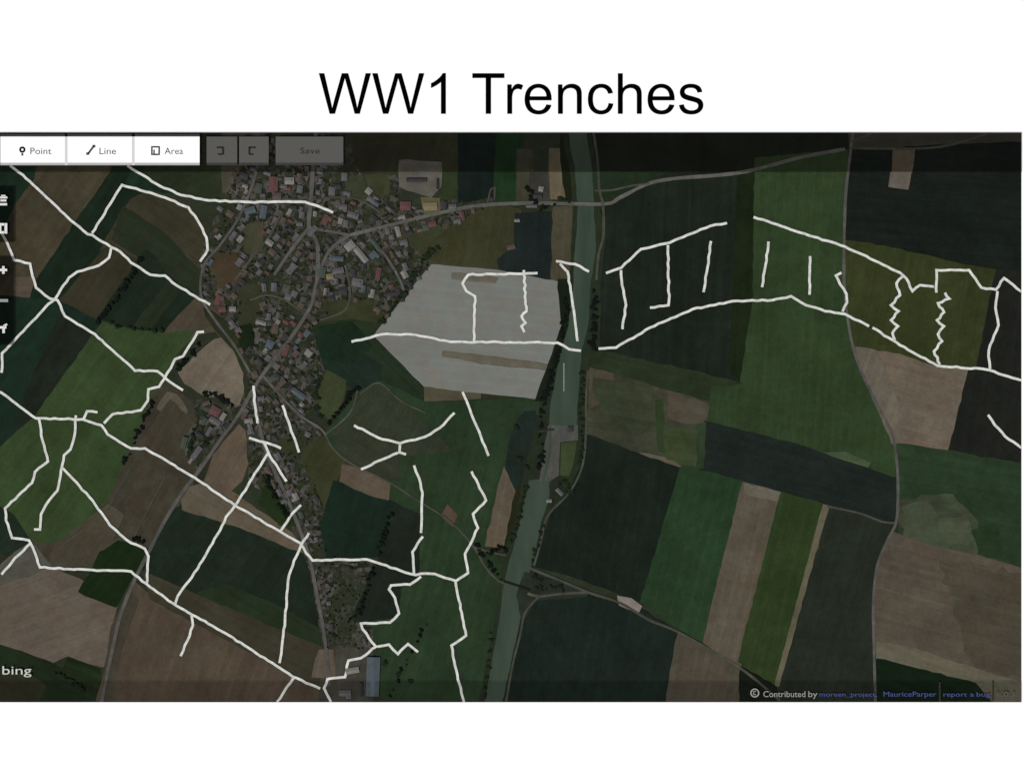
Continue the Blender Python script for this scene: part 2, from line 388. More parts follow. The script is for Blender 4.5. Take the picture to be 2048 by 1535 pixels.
F([(1810,1015),(1850,1005),(1870,1030),(1845,1055),(1815,1045)], (66,73,57), 0, amp=5, soft=8)
F([(1880,1040),(1930,1035),(1945,1075),(1900,1085)], (66,73,56), 0, amp=5, soft=8)
F([(1945,1062),(1990,1050),(2000,1100),(1960,1100)], (36,55,34), 0, amp=4, soft=5)
F([(1715,697),(1750,705),(1800,830),(1785,870),(1740,770)], (100,90,81), 70, soft=8)
F([(1650,905),(1690,905),(1740,925),(1735,932),(1680,915)], (66,80,58), -15, soft=3)
F([(1190,760),(1300,775),(1310,860),(1210,850)], (55,60,44), -10, amp=6, soft=8)
F([(1312,800),(1325,800),(1330,905),(1318,900)], (46,60,36), 88, soft=3)
F([(1330,860),(1395,862),(1390,930),(1335,915)], (56,66,42), -8, amp=4, soft=5)
F([(1490,967),(1560,985),(1552,1000),(1488,985)], (98,92,82), -15, soft=3)

F([(408,618),(460,650),(478,690),(500,735),(488,745),(470,700),(430,655)], (42,48,32), 55, soft=4)
F([(478,655),(500,650),(505,690),(482,700)], (28,38,24), 60, soft=5)
F([(1118,560),(1140,560),(1134,650),(1112,722),(1086,800),(1072,800),(1100,725),(1126,650)], (26,34,24), 80, soft=4)
F([(640,660),(700,650),(735,690),(700,720),(650,710)], (28,42,32), -45, soft=10)

# ------------------------------------------------------------------ the canal
mw, nt, b = new_mat('canal_water_surface')
tc = nt.nodes.new('ShaderNodeTexCoord')
mp = nt.nodes.new('ShaderNodeMapping'); mp.inputs['Scale'].default_value = (1.6, .3, 1); nt.links.new(tc.outputs['Object'], mp.inputs['Vector'])
c = mixc(nt, alb((52,67,54)), alb((64,76,64)), noise_fac(nt, 0.02, 3, mp.outputs[0]))
nt.links.new(c, b.inputs['Base Color']); b.inputs['Roughness'].default_value = .5; b.inputs['Specular IOR Level'].default_value = .01
bp = nt.nodes.new('ShaderNodeBump'); bp.inputs['Strength'].default_value = .1
nt.links.new(noise_fac(nt, 0.4, 3, tc.outputs['Object']), bp.inputs['Height']); nt.links.new(bp.outputs[0], b.inputs['Normal'])
poly('canal_bank', [(1120,265),(1180,265),(1196,345),(1200,420),(1212,470),(1202,560),(1200,700),(1178,740),(1172,860),(1168,930),(1138,990),(1100,1030),(1078,1120),(1062,1200),(1045,1250),(1012,1403),(955,1403),(990,1230),(1000,1160),(1008,1100),(1035,1030),(1045,960),(1060,890),(1082,800),(1108,722),(1134,650),(1138,560),(1146,420),(1140,345)], field_mat('bank_grass', (38,46,34), 84), 1.95, 1.6, 0)
WZ = 2.05
poly('canal_water', [(1134,265),(1170,265),(1185,345),(1188,420),(1192,500),(1182,560),(1176,650),(1163,700),(1160,740),(1156,800),(1154,850),(1098,850),(1102,800),(1112,750),(1122,700),(1134,650),(1145,590),(1150,500),(1155,420),(1150,345)], mw, WZ, 1.2, 0)
poly('canal_water', [(1058,960),(1100,955),(1098,1000),(1083,1040),(1072,1100),(1060,1140),(1050,1165),(1042,1230),(1003,1403),(967,1403),(1000,1230),(1008,1165),(1014,1140),(1028,1090),(1042,1030)], mw, WZ, 1.2, 0)
poly('lock_apron', [(1096,850),(1156,850),(1156,880),(1120,884),(1118,950),(1100,962),(1078,962),(1088,900)], field_mat('apron_concrete', (74,76,71), 84), WZ + .04, .8, 0)
poly('lock_island', [(1122,886),(1154,882),(1146,930),(1138,952),(1120,950)], field_mat('island_grass', (56,64,42), 84), WZ + .08, .8, 0)
tag(ribbon('lock_channel', smooth([(1100,852),(1100,900),(1094,930),(1086,965)]), 5, mw, WZ + .12), kind='structure')

# ------------------------------------------------------------------ roads
M_road = field_mat('worn_asphalt', (88,88,83), 40, big=.2, stripe=.1, blotch=.22, tracks=0)
M_road2 = field_mat('village_street', (84,83,80), 40, big=.2, stripe=.1, blotch=.22, tracks=0)
M_track = field_mat('gravel_track', (70,72,64), 40, big=.2, stripe=.1, blotch=.22, tracks=0)
ROADS = [
 ('road', [(700,470),(760,455),(860,430),(950,412),(1060,406),(1205,408),(1240,395),(1290,370),(1340,358),(1480,345),(1600,315),(1690,298)], 7, M_road),
 ('road', [(1706,265),(1698,330),(1691,400),(1688,520),(1691,600),(1703,680),(1722,740),(1755,810),(1785,870),(1795,940),(1796,1000),(1792,1045),(1775,1080),(1755,1130),(1747,1200),(1748,1290),(1751,1403)], 5.5, M_road2),
 ('track', [(1700,296),(1830,297),(1900,290),(1975,266)], 5, M_track),
 ('track', [(1700,283),(1722,275),(1745,265)], 5, M_track),
 ('track', [(1190,381),(1225,380),(1260,372),(1300,366)], 4, M_track),
 ('towpath', [(1187,265),(1195,320),(1199,380),(1206,410),(1207,470),(1197,510),(1193,560)], 5, M_track),
 ('towpath', [(1176,740),(1172,800),(1172,860),(1165,930),(1138,985),(1095,1032),(1080,1090),(1068,1130)], 4, M_track),
 ('road', [(1058,1135),(1120,1160),(1180,1185),(1240,1205),(1300,1240),(1360,1265),(1480,1335),(1560,1400)], 5, M_track),
 ('track', [(1055,1186),(1078,1192),(1120,1187),(1175,1184)], 5, M_track),
 ('towpath', [(1076,1194),(1050,1225),(1040,1270),(1025,1330),(1012,1403)], 4, M_track),
 ('track', [(1655,1012),(1720,1026),(1765,1043),(1790,1045)], 4, M_track),
 ('village_street', [(700,470),(660,500),(634,560),(622,610),(592,660),(555,710),(528,745),(505,780),(480,825),(440,880),(402,935),(368,980),(330,1040),(300,1098),(264,1170),(238,1240),(218,1330),(203,1403)], 7, M_road2),
 ('village_street', [(520,265),(512,345),(480,430),(440,490),(408,530),(402,590),(430,640),(468,690),(500,745)], 5, M_road2),
 ('village_street', [(632,265),(625,345),(622,400),(618,455),(635,490),(634,560)], 8, M_road2),
 ('village_street', [(618,455),(582,500),(548,550)], 6, M_road2),
 ('village_street', [(618,455),(700,470)], 6, M_road2),
 ('village_street', [(560,430),(540,470),(500,520),(470,560)], 4, M_track),
 ('village_street', [(600,620),(570,600),(535,590),(500,600)], 4, M_track),
 ('village_street', [(690,530),(700,580),(690,620),(640,640)], 4, M_track),
 ('village_street', [(622,400),(670,395),(720,400),(760,425)], 4, M_track),
 ('village_street', [(512,400),(560,398),(620,402)], 4, M_track),
 ('village_street', [(740,480),(770,510),(800,560),(810,590)], 5, M_road2),
 ('village_street', [(525,750),(560,790),(600,830),(640,856),(652,870)], 5, M_road2),
 ('village_street', [(505,780),(518,850),(535,910),(570,985),(600,1060),(620,1120),(636,1200),(650,1280),(658,1370)], 7, M_road2),
 ('track', [(652,870),(665,895),(700,925),(780,965),(840,1003),(900,1042),(945,1090),(972,1135),(996,1160),(1008,1166)], 4, M_track),
 ('track', [(945,1092),(980,1103),(1012,1110)], 4, M_track),
 ('track', [(652,868),(700,825),(715,780)], 3, M_track),
 ('track', [(122,1090),(165,1060),(218,1018)], 2.5, M_track),
 ('track', [(215,1018),(262,935),(285,900)], 2.5, M_track),
 ('track', [(262,1085),(300,1010),(332,950)], 2.5, M_track),
 ('track', [(205,1100),(240,1075),(262,1085)], 2.5, M_track),
 ('track', [(720,788),(757,765),(800,800),(850,825)], 3, M_track),
 ('track', [(975,405),(982,378),(990,375),(988,400)], 3, M_track),
]
roadpts = []
for k, (nm, pts, w, mt) in enumerate(ROADS):
    sp_ = smooth(pts)
    tag(ribbon(nm, sp_, w, mt, 2.25 + k * .012, wob=.12), kind='structure')
    roadpts += [(p, w / 2) for p in sp_]

# ------------------------------------------------------------------ trench markings
T = [
 ([(20,331),(46,350),(80,382),(150,447),(175,468),(185,470),(222,494),(240,503),(262,525),(300,549),(330,551),(345,565),(390,592),(420,609)], 'long straight white trench line from the white toolbar to the western village edge'),
 ([(184,466),(244,370),(262,375),(330,395),(377,415),(395,440),(413,475),(415,500),(400,523)], 'white trench line bent like a roof over the brown field left of the village'),
 ([(255,331),(280,347),(320,372),(362,390),(420,401),(500,404),(610,404),(630,410),(666,425)], 'white trench line from below the toolbar running flat across the northern village houses'),
 ([(4,467),(18,495),(28,520),(60,527),(65,552),(72,575),(100,597),(115,600),(130,632),(190,668),(225,700),(270,741),(315,742),(332,757),(366,780)], 'white trench line from the square icon down to the tan triangular field'),
 ([(222,497),(218,515),(197,531),(155,543),(138,555),(112,595),(90,615),(40,668),(4,706),(3,745)], 'curved white trench line falling from the brown field to the edge below the arrow icon'),
 ([(0,783),(72,836),(165,838),(203,850),(215,868),(262,896),(290,896),(390,955),(470,1010),(600,1085),(612,1105),(625,1120),(735,1118),(800,1140),(832,1149),(850,1146),(870,1147),(912,1161)], 'very long white trench line from the left edge past the village to the southern pasture'),
 ([(78,838),(85,880),(96,922),(70,943),(64,965),(10,1016),(12,1040),(24,1075),(58,1080),(66,1095),(80,1134),(185,1139),(262,1142),(300,1173),(345,1205),(450,1265),(560,1335),(585,1352),(640,1376)], 'long white trench line down the left green field, then across the reddish brown field'),
 ([(195,824),(174,822),(167,838)], 'tiny white hook shaped trench line on the green field'),
 ([(152,830),(150,865),(141,898),(128,910),(122,940),(115,980),(98,1000),(82,1028),(80,1058),(68,1058)], 'crooked white trench line down the middle of the left green field ending in a foot'),
 ([(125,935),(185,1000),(220,1050),(262,1085),(290,1097),(297,1112),(293,1168)], 'white trench line leaving the green field and turning down beside the dark green block'),
 ([(3,1148),(30,1115),(62,1085)], 'short slanting white trench line at the left edge above the large tan field'),
 ([(408,663),(395,664),(378,692),(366,712),(350,718),(342,735),(328,758),(318,773),(297,778),(296,800),(282,820),(225,828),(208,846)], 'stepped white trench line between the green field and the tan triangular field'),
 ([(350,1208),(355,1192),(395,1137),(440,1060),(452,1033),(475,1004),(505,955),(537,905)], 'straight white trench line rising over the dark field to the arrow shaped mark'),
 ([(498,875),(530,884),(562,896)], 'short white crossbar trench line forming the head of the arrow mark'),
 ([(528,885),(540,912),(556,935),(573,962)], 'short white trench line falling from the crossbar of the arrow mark into the houses'),
 ([(507,771),(510,810),(515,846)], 'short upright white trench line in the village above the arrow mark'),
 ([(565,810),(580,852),(598,904)], 'short leaning white trench line in the village right of the upright one'),
 ([(562,1060),(580,1032),(602,1009)], 'short white spur trench line at the narrow southern end of the village'),
 ([(618,1065),(602,1090),(588,1120),(578,1150),(570,1240),(559,1325)], 'nearly vertical white trench line right of the dark field south of the village'),
 ([(383,1230),(386,1250),(375,1280),(361,1311)], 'small white trench spur hanging down into the reddish brown field'),
 ([(587,1355),(554,1403)], 'short white trench line running off the bottom edge below the reddish brown field'),
 ([(662,1403),(648,1375),(655,1357),(690,1353),(697,1320),(722,1315),(752,1292),(725,1257),(722,1246),(780,1244),(798,1226),(790,1195),(778,1178),(782,1170),(820,1168),(842,1152)], 'zigzag white trench line beside the long blue roofed barn'),
 ([(755,1292),(778,1288),(796,1307),(816,1287),(836,1303)], 'short wavy white trench line just above the blue roofed barn'),
 ([(846,1072),(825,1103),(828,1147)], 'short bent white trench line under the long upright one in the central green field'),
 ([(828,930),(838,955),(845,985),(842,1065)], 'upright white trench line beside the dark field in the central green field'),
 ([(943,942),(972,1000),(946,1027),(956,1055),(930,1107),(936,1145),(912,1161)], 'jagged white trench line on the green field west of the canal'),
 ([(911,1163),(932,1270),(903,1290),(910,1330),(928,1403)], 'white trench line running down the southern pasture to the bottom edge'),
 ([(708,850),(765,878),(800,886),(850,873),(880,855),(909,825)], 'shallow white bowl shaped trench line on the central green field'),
 ([(800,889),(799,904),(812,908)], 'tiny white trench link hanging under the bowl shaped line'),
 ([(722,938),(760,920),(796,905)], 'short sloping white trench line below the bowl shaped one'),
 ([(925,783),(950,845),(977,911)], 'leaning white trench line just below the pale grey field'),
 ([(703,683),(740,675),(765,668),(830,669),(900,683),(1000,684),(1115,685),(1138,698),(1162,701)], 'long level white trench line across the middle of the pale grey field'),
 ([(1075,546),(1000,548),(937,549),(925,567),(933,582),(950,592),(949,640),(948,682)], 'white trench line hooking along the top of the pale grey field, then down'),
 ([(1048,540),(1051,600),(1053,622),(1043,632),(1051,645),(1043,652),(1049,664)], 'short wriggling upright white trench line on the right of the pale grey field'),
 ([(1112,522),(1150,528),(1178,543)], 'short white trench line over the west bank of the canal above the pale field corner'),
 ([(1120,527),(1135,543),(1143,590),(1150,640),(1155,682)], 'white trench line running down the canal water beside the pale grey field'),
 ([(1212,546),(1243,535),(1282,498),(1340,485),(1420,452),(1454,446)], 'rising white trench line over the dark striped field east of the canal'),
 ([(1242,540),(1244,570),(1252,610),(1245,658)], 'leftmost white trench prong hanging into the dark striped field'),
 ([(1336,490),(1338,600),(1337,610),(1300,615)], 'hook shaped white trench prong in the middle of the dark striped field'),
 ([(1422,482),(1415,535),(1407,584)], 'lone short slanting white trench line at the right of the dark striped field'),
 ([(1197,697),(1232,695),(1300,655),(1385,618),(1465,602),(1545,600),(1582,592),(1612,610),(1650,622),(1690,628),(1738,652)], 'long low white trench line arching from the canal to the eastern road'),
 ([(1507,434),(1600,465),(1690,493),(1800,545),(1813,557),(1825,582),(1840,570),(1868,573)], 'long white trench line sloping down across the bright green field to the olive field'),
 ([(1537,483),(1531,530),(1524,574)], 'left short upright white trench line on the bright green field'),
 ([(1620,512),(1619,589)], 'right short upright white trench line on the bright green field'),
 ([(1683,545),(1672,551),(1680,568),(1693,588),(1694,605),(1685,623)], 'small crooked white trench line beside the eastern road'),
 ([(1805,553),(1793,566),(1800,590),(1782,610),(1797,622),(1782,640),(1796,652),(1785,665),(1790,680)], 'left zigzag white trench line on the olive field'),
 ([(1873,585),(1873,540),(1938,540),(1963,575),(1992,579),(2008,556),(2043,583)], 'white stepped trench line boxed over the top of the olive field'),
 ([(1890,585),(1899,597),(1876,606),(1888,624),(1874,640),(1888,652),(1876,668),(1884,682),(1868,702),(1880,728)], 'right zigzag white trench line on the olive field'),
 ([(1995,582),(1991,615),(1997,650),(1980,690),(1977,712),(1980,738)], 'white trench line down the border between the olive and black fields'),
 ([(1745,655),(1800,690),(1875,731),(1970,738),(2043,760)], 'white trench line along the foot of the olive field to the right edge'),
 ([(1976,829),(1990,850),(2010,872),(2043,895)], 'short curved white trench line at the right edge on the black field'),
]
linepts = []
def rough(pts, teeth=0):
    """hand drawn lines: small uneven kinks between the drawn corners"""
    out = []
    for a, b_ in zip(pts, pts[1:]):
        a = Vector(a); b_ = Vector(b_); L_ = (b_ - a).length; k = max(1, int(L_ / (7 if teeth else 9))); nr = Vector((-(b_ - a).y, (b_ - a).x)) / L_
        for j in range(k):
            p = a.lerp(b_, j / k)
            out.append(tuple(p + nr * ((((j % 2) * 2 - 1) * teeth * random.uniform(.5, 1.2) if teeth else random.uniform(-1.1, 1.1)) if j else 0)))
    return out + [tuple(pts[-1])]
for k, (pts, lab) in enumerate(T):
    o = ribbon('trench_line', rough(pts, 1.3 if any(w_ in lab for w_ in ('zigzag white trench line on the olive', 'wriggling')) else 0), 5.0, M_line, 2.0, 2.9 + k * .009)
    tag(o, lab, 'trench line', 'white trench lines drawn over the fields')
    for a, b_ in zip(pts, pts[1:]):
        a = Vector(a); b_ = Vector(b_); n = max(1, int((b_ - a).length / 6))
        linepts += [a.lerp(b_, i / n) for i in range(n + 1)]

# ------------------------------------------------------------------ houses
ROOF = {
 'grey': plain('grey_slate_roof', (92,91,92), .2, .5), 'dark': plain('dark_slate_roof', (58,58,60), .2, .5),
 'red': plain('faded_red_tile_roof', (92,68,66), .2, .5), 'brown': plain('brown_tile_roof', (84,75,68), .2, .5),
 'pale': plain('pale_sheet_roof', (122,120,116), .15, .5), 'blue': plain('blue_grey_metal_roof', (78,88,92), .15, .5),
 'green': plain('grey_green_roof', (70,78,70), .2, .5), 'tan': plain('yellowish_flat_roof', (118,108,84), .12, .5),
}
M_wall = plain('render_wall', (110,104,96), .15, .4)
M_brick = plain('chimney_brick', (80,62,54), .15, .8)
def box_bm(bm, cx, cy, z0, sx, sy, sz):
    r = bmesh.ops.create_cube(bm, size=1)
    for v in r['verts']: v.co = Vector((cx + v.co.x * sx, cy + v.co.y * sy, z0 + sz / 2 + v.co.z * sz))
def gable(bm, cx, cy, z0, sx, sy, h, th=.12):
    """gable roof shell with overhang, ridge along x"""
    X, Y = sx / 2, sy / 2
    for s in (-1, 1):
        a = [(-X, s * Y, 0), (X, s * Y, 0), (X, 0, h), (-X, 0, h)]
        lo = [bm.verts.new((cx + x, cy + y, z0 + z)) for x, y, z in a]
        hi = [bm.verts.new((cx + x, cy + y, z0 + z + th)) for x, y, z in a]
        bm.faces.new(hi); bm.faces.new(lo[::-1])
        for i in range(4): bm.faces.new((lo[i], lo[(i + 1) % 4], hi[(i + 1) % 4], hi[i]))
    bmesh.ops.recalc_face_normals(bm, faces=bm.faces[:])
def mk(bm, name):
    me = bpy.data.meshes.new(name); bm.to_mesh(me); bm.free(); return me
def house_meshes(kind):
    w = bmesh.new(); r = bmesh.new()
    if kind == 0:
        box_bm(w, 0, 0, 0, 10.4, 7, 4.2)
        g = [w.verts.new(v) for v in ((-5.2,-3.5,4.2),(-5.2,3.5,4.2),(-5.2,0,6.4),(5.2,-3.5,4.2),(5.2,3.5,4.2),(5.2,0,6.4))]
        w.faces.new((g[0], g[2], g[1])); w.faces.new((g[3], g[4], g[5]))
        gable(r, 0, 0, 4.1, 11.2, 7.8, 2.5)
    elif kind == 1:
        box_bm(w, 0, 0, 0, 10.4, 6.4, 4.2); box_bm(w, 3.2, -4.6, 0, 4, 3.4, 3.9)
        gable(r, 0, 0, 4.1, 11.2, 7.2, 2.4)
        X, Y = 2.5, 0
        q = [r.verts.new(v) for v in ((.8,-6.6,4.0),(3.2,-6.6,5.6),(3.2,-.4,5.6),(.8,-2.6,4.0),(5.6,-6.6,4.0),(5.6,-2.6,4.0))]
        r.faces.new((q[0], q[1], q[2], q[3])); r.faces.new((q[1], q[4], q[5], q[2]))
    else:
        box_bm(w, 0, 0, 0, 9, 8, 4.4)
        hv = [r.verts.new(v) for v in ((-5,-4.5,4.35),(5,-4.5,4.35),(5,4.5,4.35),(-5,4.5,4.35),(-1.5,0,6.9),(1.5,0,6.9))]
        r.faces.new((hv[0], hv[1], hv[5], hv[4])); r.faces.new((hv[1], hv[2], hv[5])); r.faces.new((hv[2], hv[3], hv[4], hv[5])); r.faces.new((hv[3], hv[0], hv[4]))
    c_ = bmesh.new(); box_bm(c_, 2.6, .9, 5.0, .9, .9, 2.4)
    return mk(w, 'wall'), mk(r, 'roof'), mk(c_, 'chimney')
HM = [house_meshes(k) for k in range(3)]
for w, r, c_ in HM: w.materials.append(M_wall); c_.materials.append(M_brick)
protos = {}
for rc, mt in ROOF.items():
    for k in range(3):
        rm = HM[k][1].copy(); rm.materials.clear(); rm.materials.append(mt)
        protos[(rc, k)] = (HM[k][0], rm, HM[k][2])
placed = []
RP = [(p.x, p.y, w) for p, w in roadpts]
def near_road(x, y):
    best = (1e9, 0, 0)
    for i, (a, b_, w) in enumerate(RP):
        d = (a - x) ** 2 + (b_ - y) ** 2
        if d < best[0]: best = (d, i, w)
    i = best[1]; j = min(i + 1, len(RP) - 1)
    if (RP[j][0] - RP[i][0]) ** 2 + (RP[j][1] - RP[i][1]) ** 2 > 900: j = max(0, i - 1)
    return math.sqrt(best[0]), best[2], math.atan2(-(RP[j][1] - RP[i][1]), RP[j][0] - RP[i][0])
def near_line(x, y): return min((p.x - x) ** 2 + (p.y - y) ** 2 for p in linepts) ** .5
first = [None]
def house(x, y, rz, rc, k, sx, sy, label, group=None, sz=1.0, cat='house', name='house'):
    root = empty(name, x, y, 0, rz); root.scale = (sx, sy, sz)
    w, r, c_ = protos[(rc, k)]
    link('wall', w, None, root); rf = link('roof', r, None, root)
    if name == 'house': link('chimney', c_, None, rf)
    tag(root, label, cat, group); placed.append((x, y, 5.5 * max(sx, sy)))
# individually recognisable buildings
L = [
 (746,1352,88,'blue',0,7.0,3.4,1.3,'barn','barn','long blue grey barn roof at the bottom edge below the wavy trench line'),
 (436,600,70,'red',1,1.9,1.6,1,'farmhouse','farmhouse','large faded red roofed farmhouse at the village edge where a trench line ends'),
 (444,618,10,'red',0,1.4,1.5,1,'outbuilding','outbuilding','red roofed wing just below the large red building at the western village edge'),
 (465,618,0,'pale',0,1.2,1.3,.8,'shed','shed','pale roofed shed right of the red buildings at the western village edge'),
 (547,368,88,'red',0,2.6,2.4,1.2,'hall','hall','big reddish hall roof in the north of the village below the toolbar'),
 (554,393,0,'brown',0,1.6,2.0,1,'hall','hall','brown roof adjoining the big reddish hall, just above the flat trench line'),
 (518,377,80,'green',0,1.8,1.6,1,'house','house','grey green roof left of the big reddish hall'),
 (500,421,20,'blue',0,2.0,1.8,1.1,'workshop','workshop','blue grey roof below the flat trench line, left one of the two'),
 (527,424,80,'blue',0,2.4,1.7,1.1,'workshop','workshop','blue grey roof below the flat trench line, right one of the two'),
 (579,362,0,'pale',0,1.7,1.8,1,'house','house','pale roof right of the big reddish hall'),
 (651,440,60,'red',1,1.9,1.7,1,'house','house','deep red roofed house beside the end of the flat trench line'),
 (700,492,40,'pale',2,2.1,1.8,1.2,'church','church','pale grey roof of the large building at the village junction'),
 (722,510,-50,'pale',0,3.2,1.6,1.2,'warehouse','warehouse','long pale grey roof slanting south east of the village junction'),
 (752,490,-52,'green',0,2.6,1.2,1,'warehouse','warehouse','narrow greenish roof slanting beside the long pale warehouse'),
 (675,517,-5,'blue',0,2.2,1.3,1.1,'workshop','workshop','blue grey roof left of the long pale warehouse'),
 (833,360,0,'dark',0,3.6,1.1,1,'school','school','long dark roof on the tan yard north of the road to the canal'),
 (875,368,90,'dark',0,1.9,.7,1,'school_wing','school','narrow dark upright roof at the right side of the tan yard'),
 (811,412,0,'red',2,2.2,2.0,1,'house','house','large pinkish roof between the tan yard and the canal road'),
 (860,413,2,'tan',0,2.6,2.0,.8,'market_hall','hall','yellowish flat roof by the road to the canal'),
 (889,411,85,'dark',0,1.6,1.2,1,'house','house','dark violet roof right of the yellowish flat roof'),
 (905,413,0,'grey',1,1.4,1.4,1,'house','house','grey roof at the end of the row right of the yellowish flat roof'),
 (715,565,-10,'grey',2,2.2,1.9,1,'house','house','large violet grey roof in the eastern gardens of the village'),
 (757,547,80,'red',0,2.2,1.3,1,'house','house','tall narrow red roof near the pale grey field'),
 (540,688,65,'blue',2,1.7,1.7,1,'house','house','light blue roof beside the main street in the middle of the village'),
 (551,657,85,'brown',0,1.8,1.5,1,'house','house','pinkish brown roof just above the light blue roofed house'),
 (522,645,-15,'pale',0,1.9,1.1,1,'house','house','pale roof in the gardens left of the main street'),
 (572,700,70,'red',0,2.2,1.4,1,'house','house','red roof on the right side of the main street'),
 (597,787,-35,'blue',0,2.8,1.5,1.1,'workshop','workshop','blue roof near the small olive field right of the village'),
 (430,822,-30,'red',2,2.1,2.1,1.1,'farmhouse','farmhouse','pinkish farmhouse roof west of the street below the tan triangle'),
 (430,842,-30,'grey',0,2.2,1.5,1,'barn','barn','grey barn roof just below the pinkish farmhouse'),
 (446,833,60,'pale',0,1.5,1.2,1,'barn','barn','pale barn roof right of the pinkish farmhouse'),
 (368,885,75,'green',0,2.2,1.4,1,'greenhouse','greenhouse','pale green roof beside the road south west of the village'),
 (393,905,55,'grey',0,2.6,1.4,1,'barn','barn','long grey roof along the road south west of the village'),
 (625,462,50,'grey',0,2.2,1.3,1,'house','house','grey roof at the forks of the two upper village streets'),
 (645,545,80,'green',0,2.0,1.6,1,'house','house','grey green roof beside the fork of the main street'),
 (660,553,10,'tan',2,1.5,1.3,1,'house','house','yellowish roof right of the main street fork'),
 (1082,378,80,'pale',2,1.1,1.1,1,'cottage','cottage','small pale roof north of the road just before the canal'),
 (1075,392,0,'dark',0,1.7,1.2,1,'cottage','cottage','dark roof beside the road just before the canal'),
 (1063,412,0,'grey',0,2.0,.9,1,'cottage','cottage','grey roof south of the road just before the canal'),
 (1034,441,0,'pale',0,1.0,.8,1,'shed','shed','tiny pale shed at the corner of the dark blue field'),
 (1022,494,15,'brown',0,1.5,1.3,1,'shed','shed','brownish shed on the left edge of the dark blue field'),
 (1141,857,0,'dark',2,1.2,1.3,1,'lock_house','lock house','dark square roof on the lock apron in the canal'),
 (1092,860,5,'dark',0,2.9,.5,.8,'lock_gate','lock gate','thin dark gate across the lock in the canal'),
 (1098,1001,0,'pale',0,1.0,.9,1,'lock_cottage','cottage','small pale cottage below the lock on the east bank'),
 (1119,983,-45,'grey',0,1.6,1.1,1,'lock_cottage','cottage','grey cottage above the pale one on the east bank below the lock'),
 (412,806,20,'brown',0,1.5,1.1,1,'barn','barn','brown shed roof above and left of the pinkish farmhouse'),
 (408,842,60,'green',0,1.5,1.0,1,'shed','shed','greenish shed roof left of the grey farm barn'),
 (418,862,60,'grey',0,1.8,1.0,1,'shed','shed','narrow grey roof slanting below the grey farm barn'),
 (400,870,-30,'dark',0,1.5,1.2,1,'shed','shed','dark roof between the farm and the long roadside barn'),
 (455,850,55,'dark',0,1.4,.9,1,'shed','shed','small dark roof right of the farm beside the street'),
 (382,920,55,'pale',0,1.3,.8,.9,'shed','shed','tiny pale roof at the lower end of the long roadside barn'),
 (705,1340,10,'pale',0,2.4,1.5,1,'barn','barn','pale grey roof left of the long blue grey barn'),
 (690,1385,0,'grey',1,2.2,1.7,1,'farmhouse','farmhouse','grey farmhouse roof at the bottom edge left of the blue grey barn'),
 (722,1378,88,'dark',0,2.4,1.0,1,'shed','shed','dark narrow roof next to the long blue grey barn'),
]
for x, y, a, rc, k, sx, sy, sz, nm, cat, lab in L:
    house(x, y, R(a), rc, k, sx, sy, lab, None, sz, cat, nm)
def inside(pt, pg):
    x, y = pt; c = False; j = len(pg) - 1
    for i in range(len(pg)):
        xi, yi = pg[i]; xj, yj = pg[j]
        if (yi > y) != (yj > y) and x < (xj - xi) * (y - yi) / (yj - yi) + xi: c = not c
        j = i
    return c
def on_field(x, y): return any(inside((x, y), p) for p in FP[NF:])
def quarter(x, y):
    if y > 1105: return 'in the orchards beside the southern street'
    if y > 860: return 'in the narrow southern tail of the village'
    if y > 700: return 'around the southern street fork'
    if y < 350: return 'under the dark strip beside the toolbar'
    if x > 760: return 'along the road from the village to the canal'
    if y < 470: return 'in the northern part of the village'
    if x > 645: return 'in the eastern gardens near the pale field'
    if x < 500: return 'on the western edge of the village'
    return 'in the packed middle of the village'
WORD = {'grey': 'grey slate', 'dark': 'dark slate', 'red': 'faded red', 'brown': 'brown tiled', 'pale': 'pale', 'blue': 'blue grey', 'green': 'greenish grey'}
SHAPE = ['gabled', 'two winged', 'hipped']
pick = ['grey'] * 12 + ['dark'] * 7 + ['red'] * 2 + ['brown'] * 7 + ['pale'] * 4 + ['green'] * 2 + ['blue']
n = 0; tries = 0
while n < 245 and tries < 14000:
    tries += 1
    x = random.uniform(405, 985); y = random.uniform(270, 1330)
    if not inside((x, y), VILL) or on_field(x, y) or inside((x, y), [(798,320),(882,322),(882,395),(798,378)]): continue
    if y > 1120 and random.random() < .8: continue
    d, w, ang = near_road(x, y)
    s = random.uniform(.85, 1.55); sy = s * random.uniform(.8, 1.2)
    if random.random() < .12: s *= 1.5
    rad = 5.6 * max(s, sy)
    if d < w + rad * .8: continue
    if d > 26 and random.random() < (.93 if x < 500 or y > 860 or x > 760 else .75): continue
    if near_line(x, y) < rad + 3.5: continue
    if any((px - x) ** 2 + (py - y) ** 2 < (pr + rad) ** 2 * .66 for px, py, pr in placed): continue
    if not (284 < y < 1395): continue
    rc = random.choice(pick); k = random.choice((0, 0, 1, 2)); big = 'large' if s > 1.5 else 'small'
    lab = '%s %s %s house %s' % (big, SHAPE[k], WORD[rc], quarter(x, y))
    house(x, y, ang + random.choice((0, 0, math.pi / 2)) + random.uniform(-.12, .12), rc, k, s, sy, lab, lab.replace(' house ', ' houses '))
    n += 1
print('houses', n, tries)

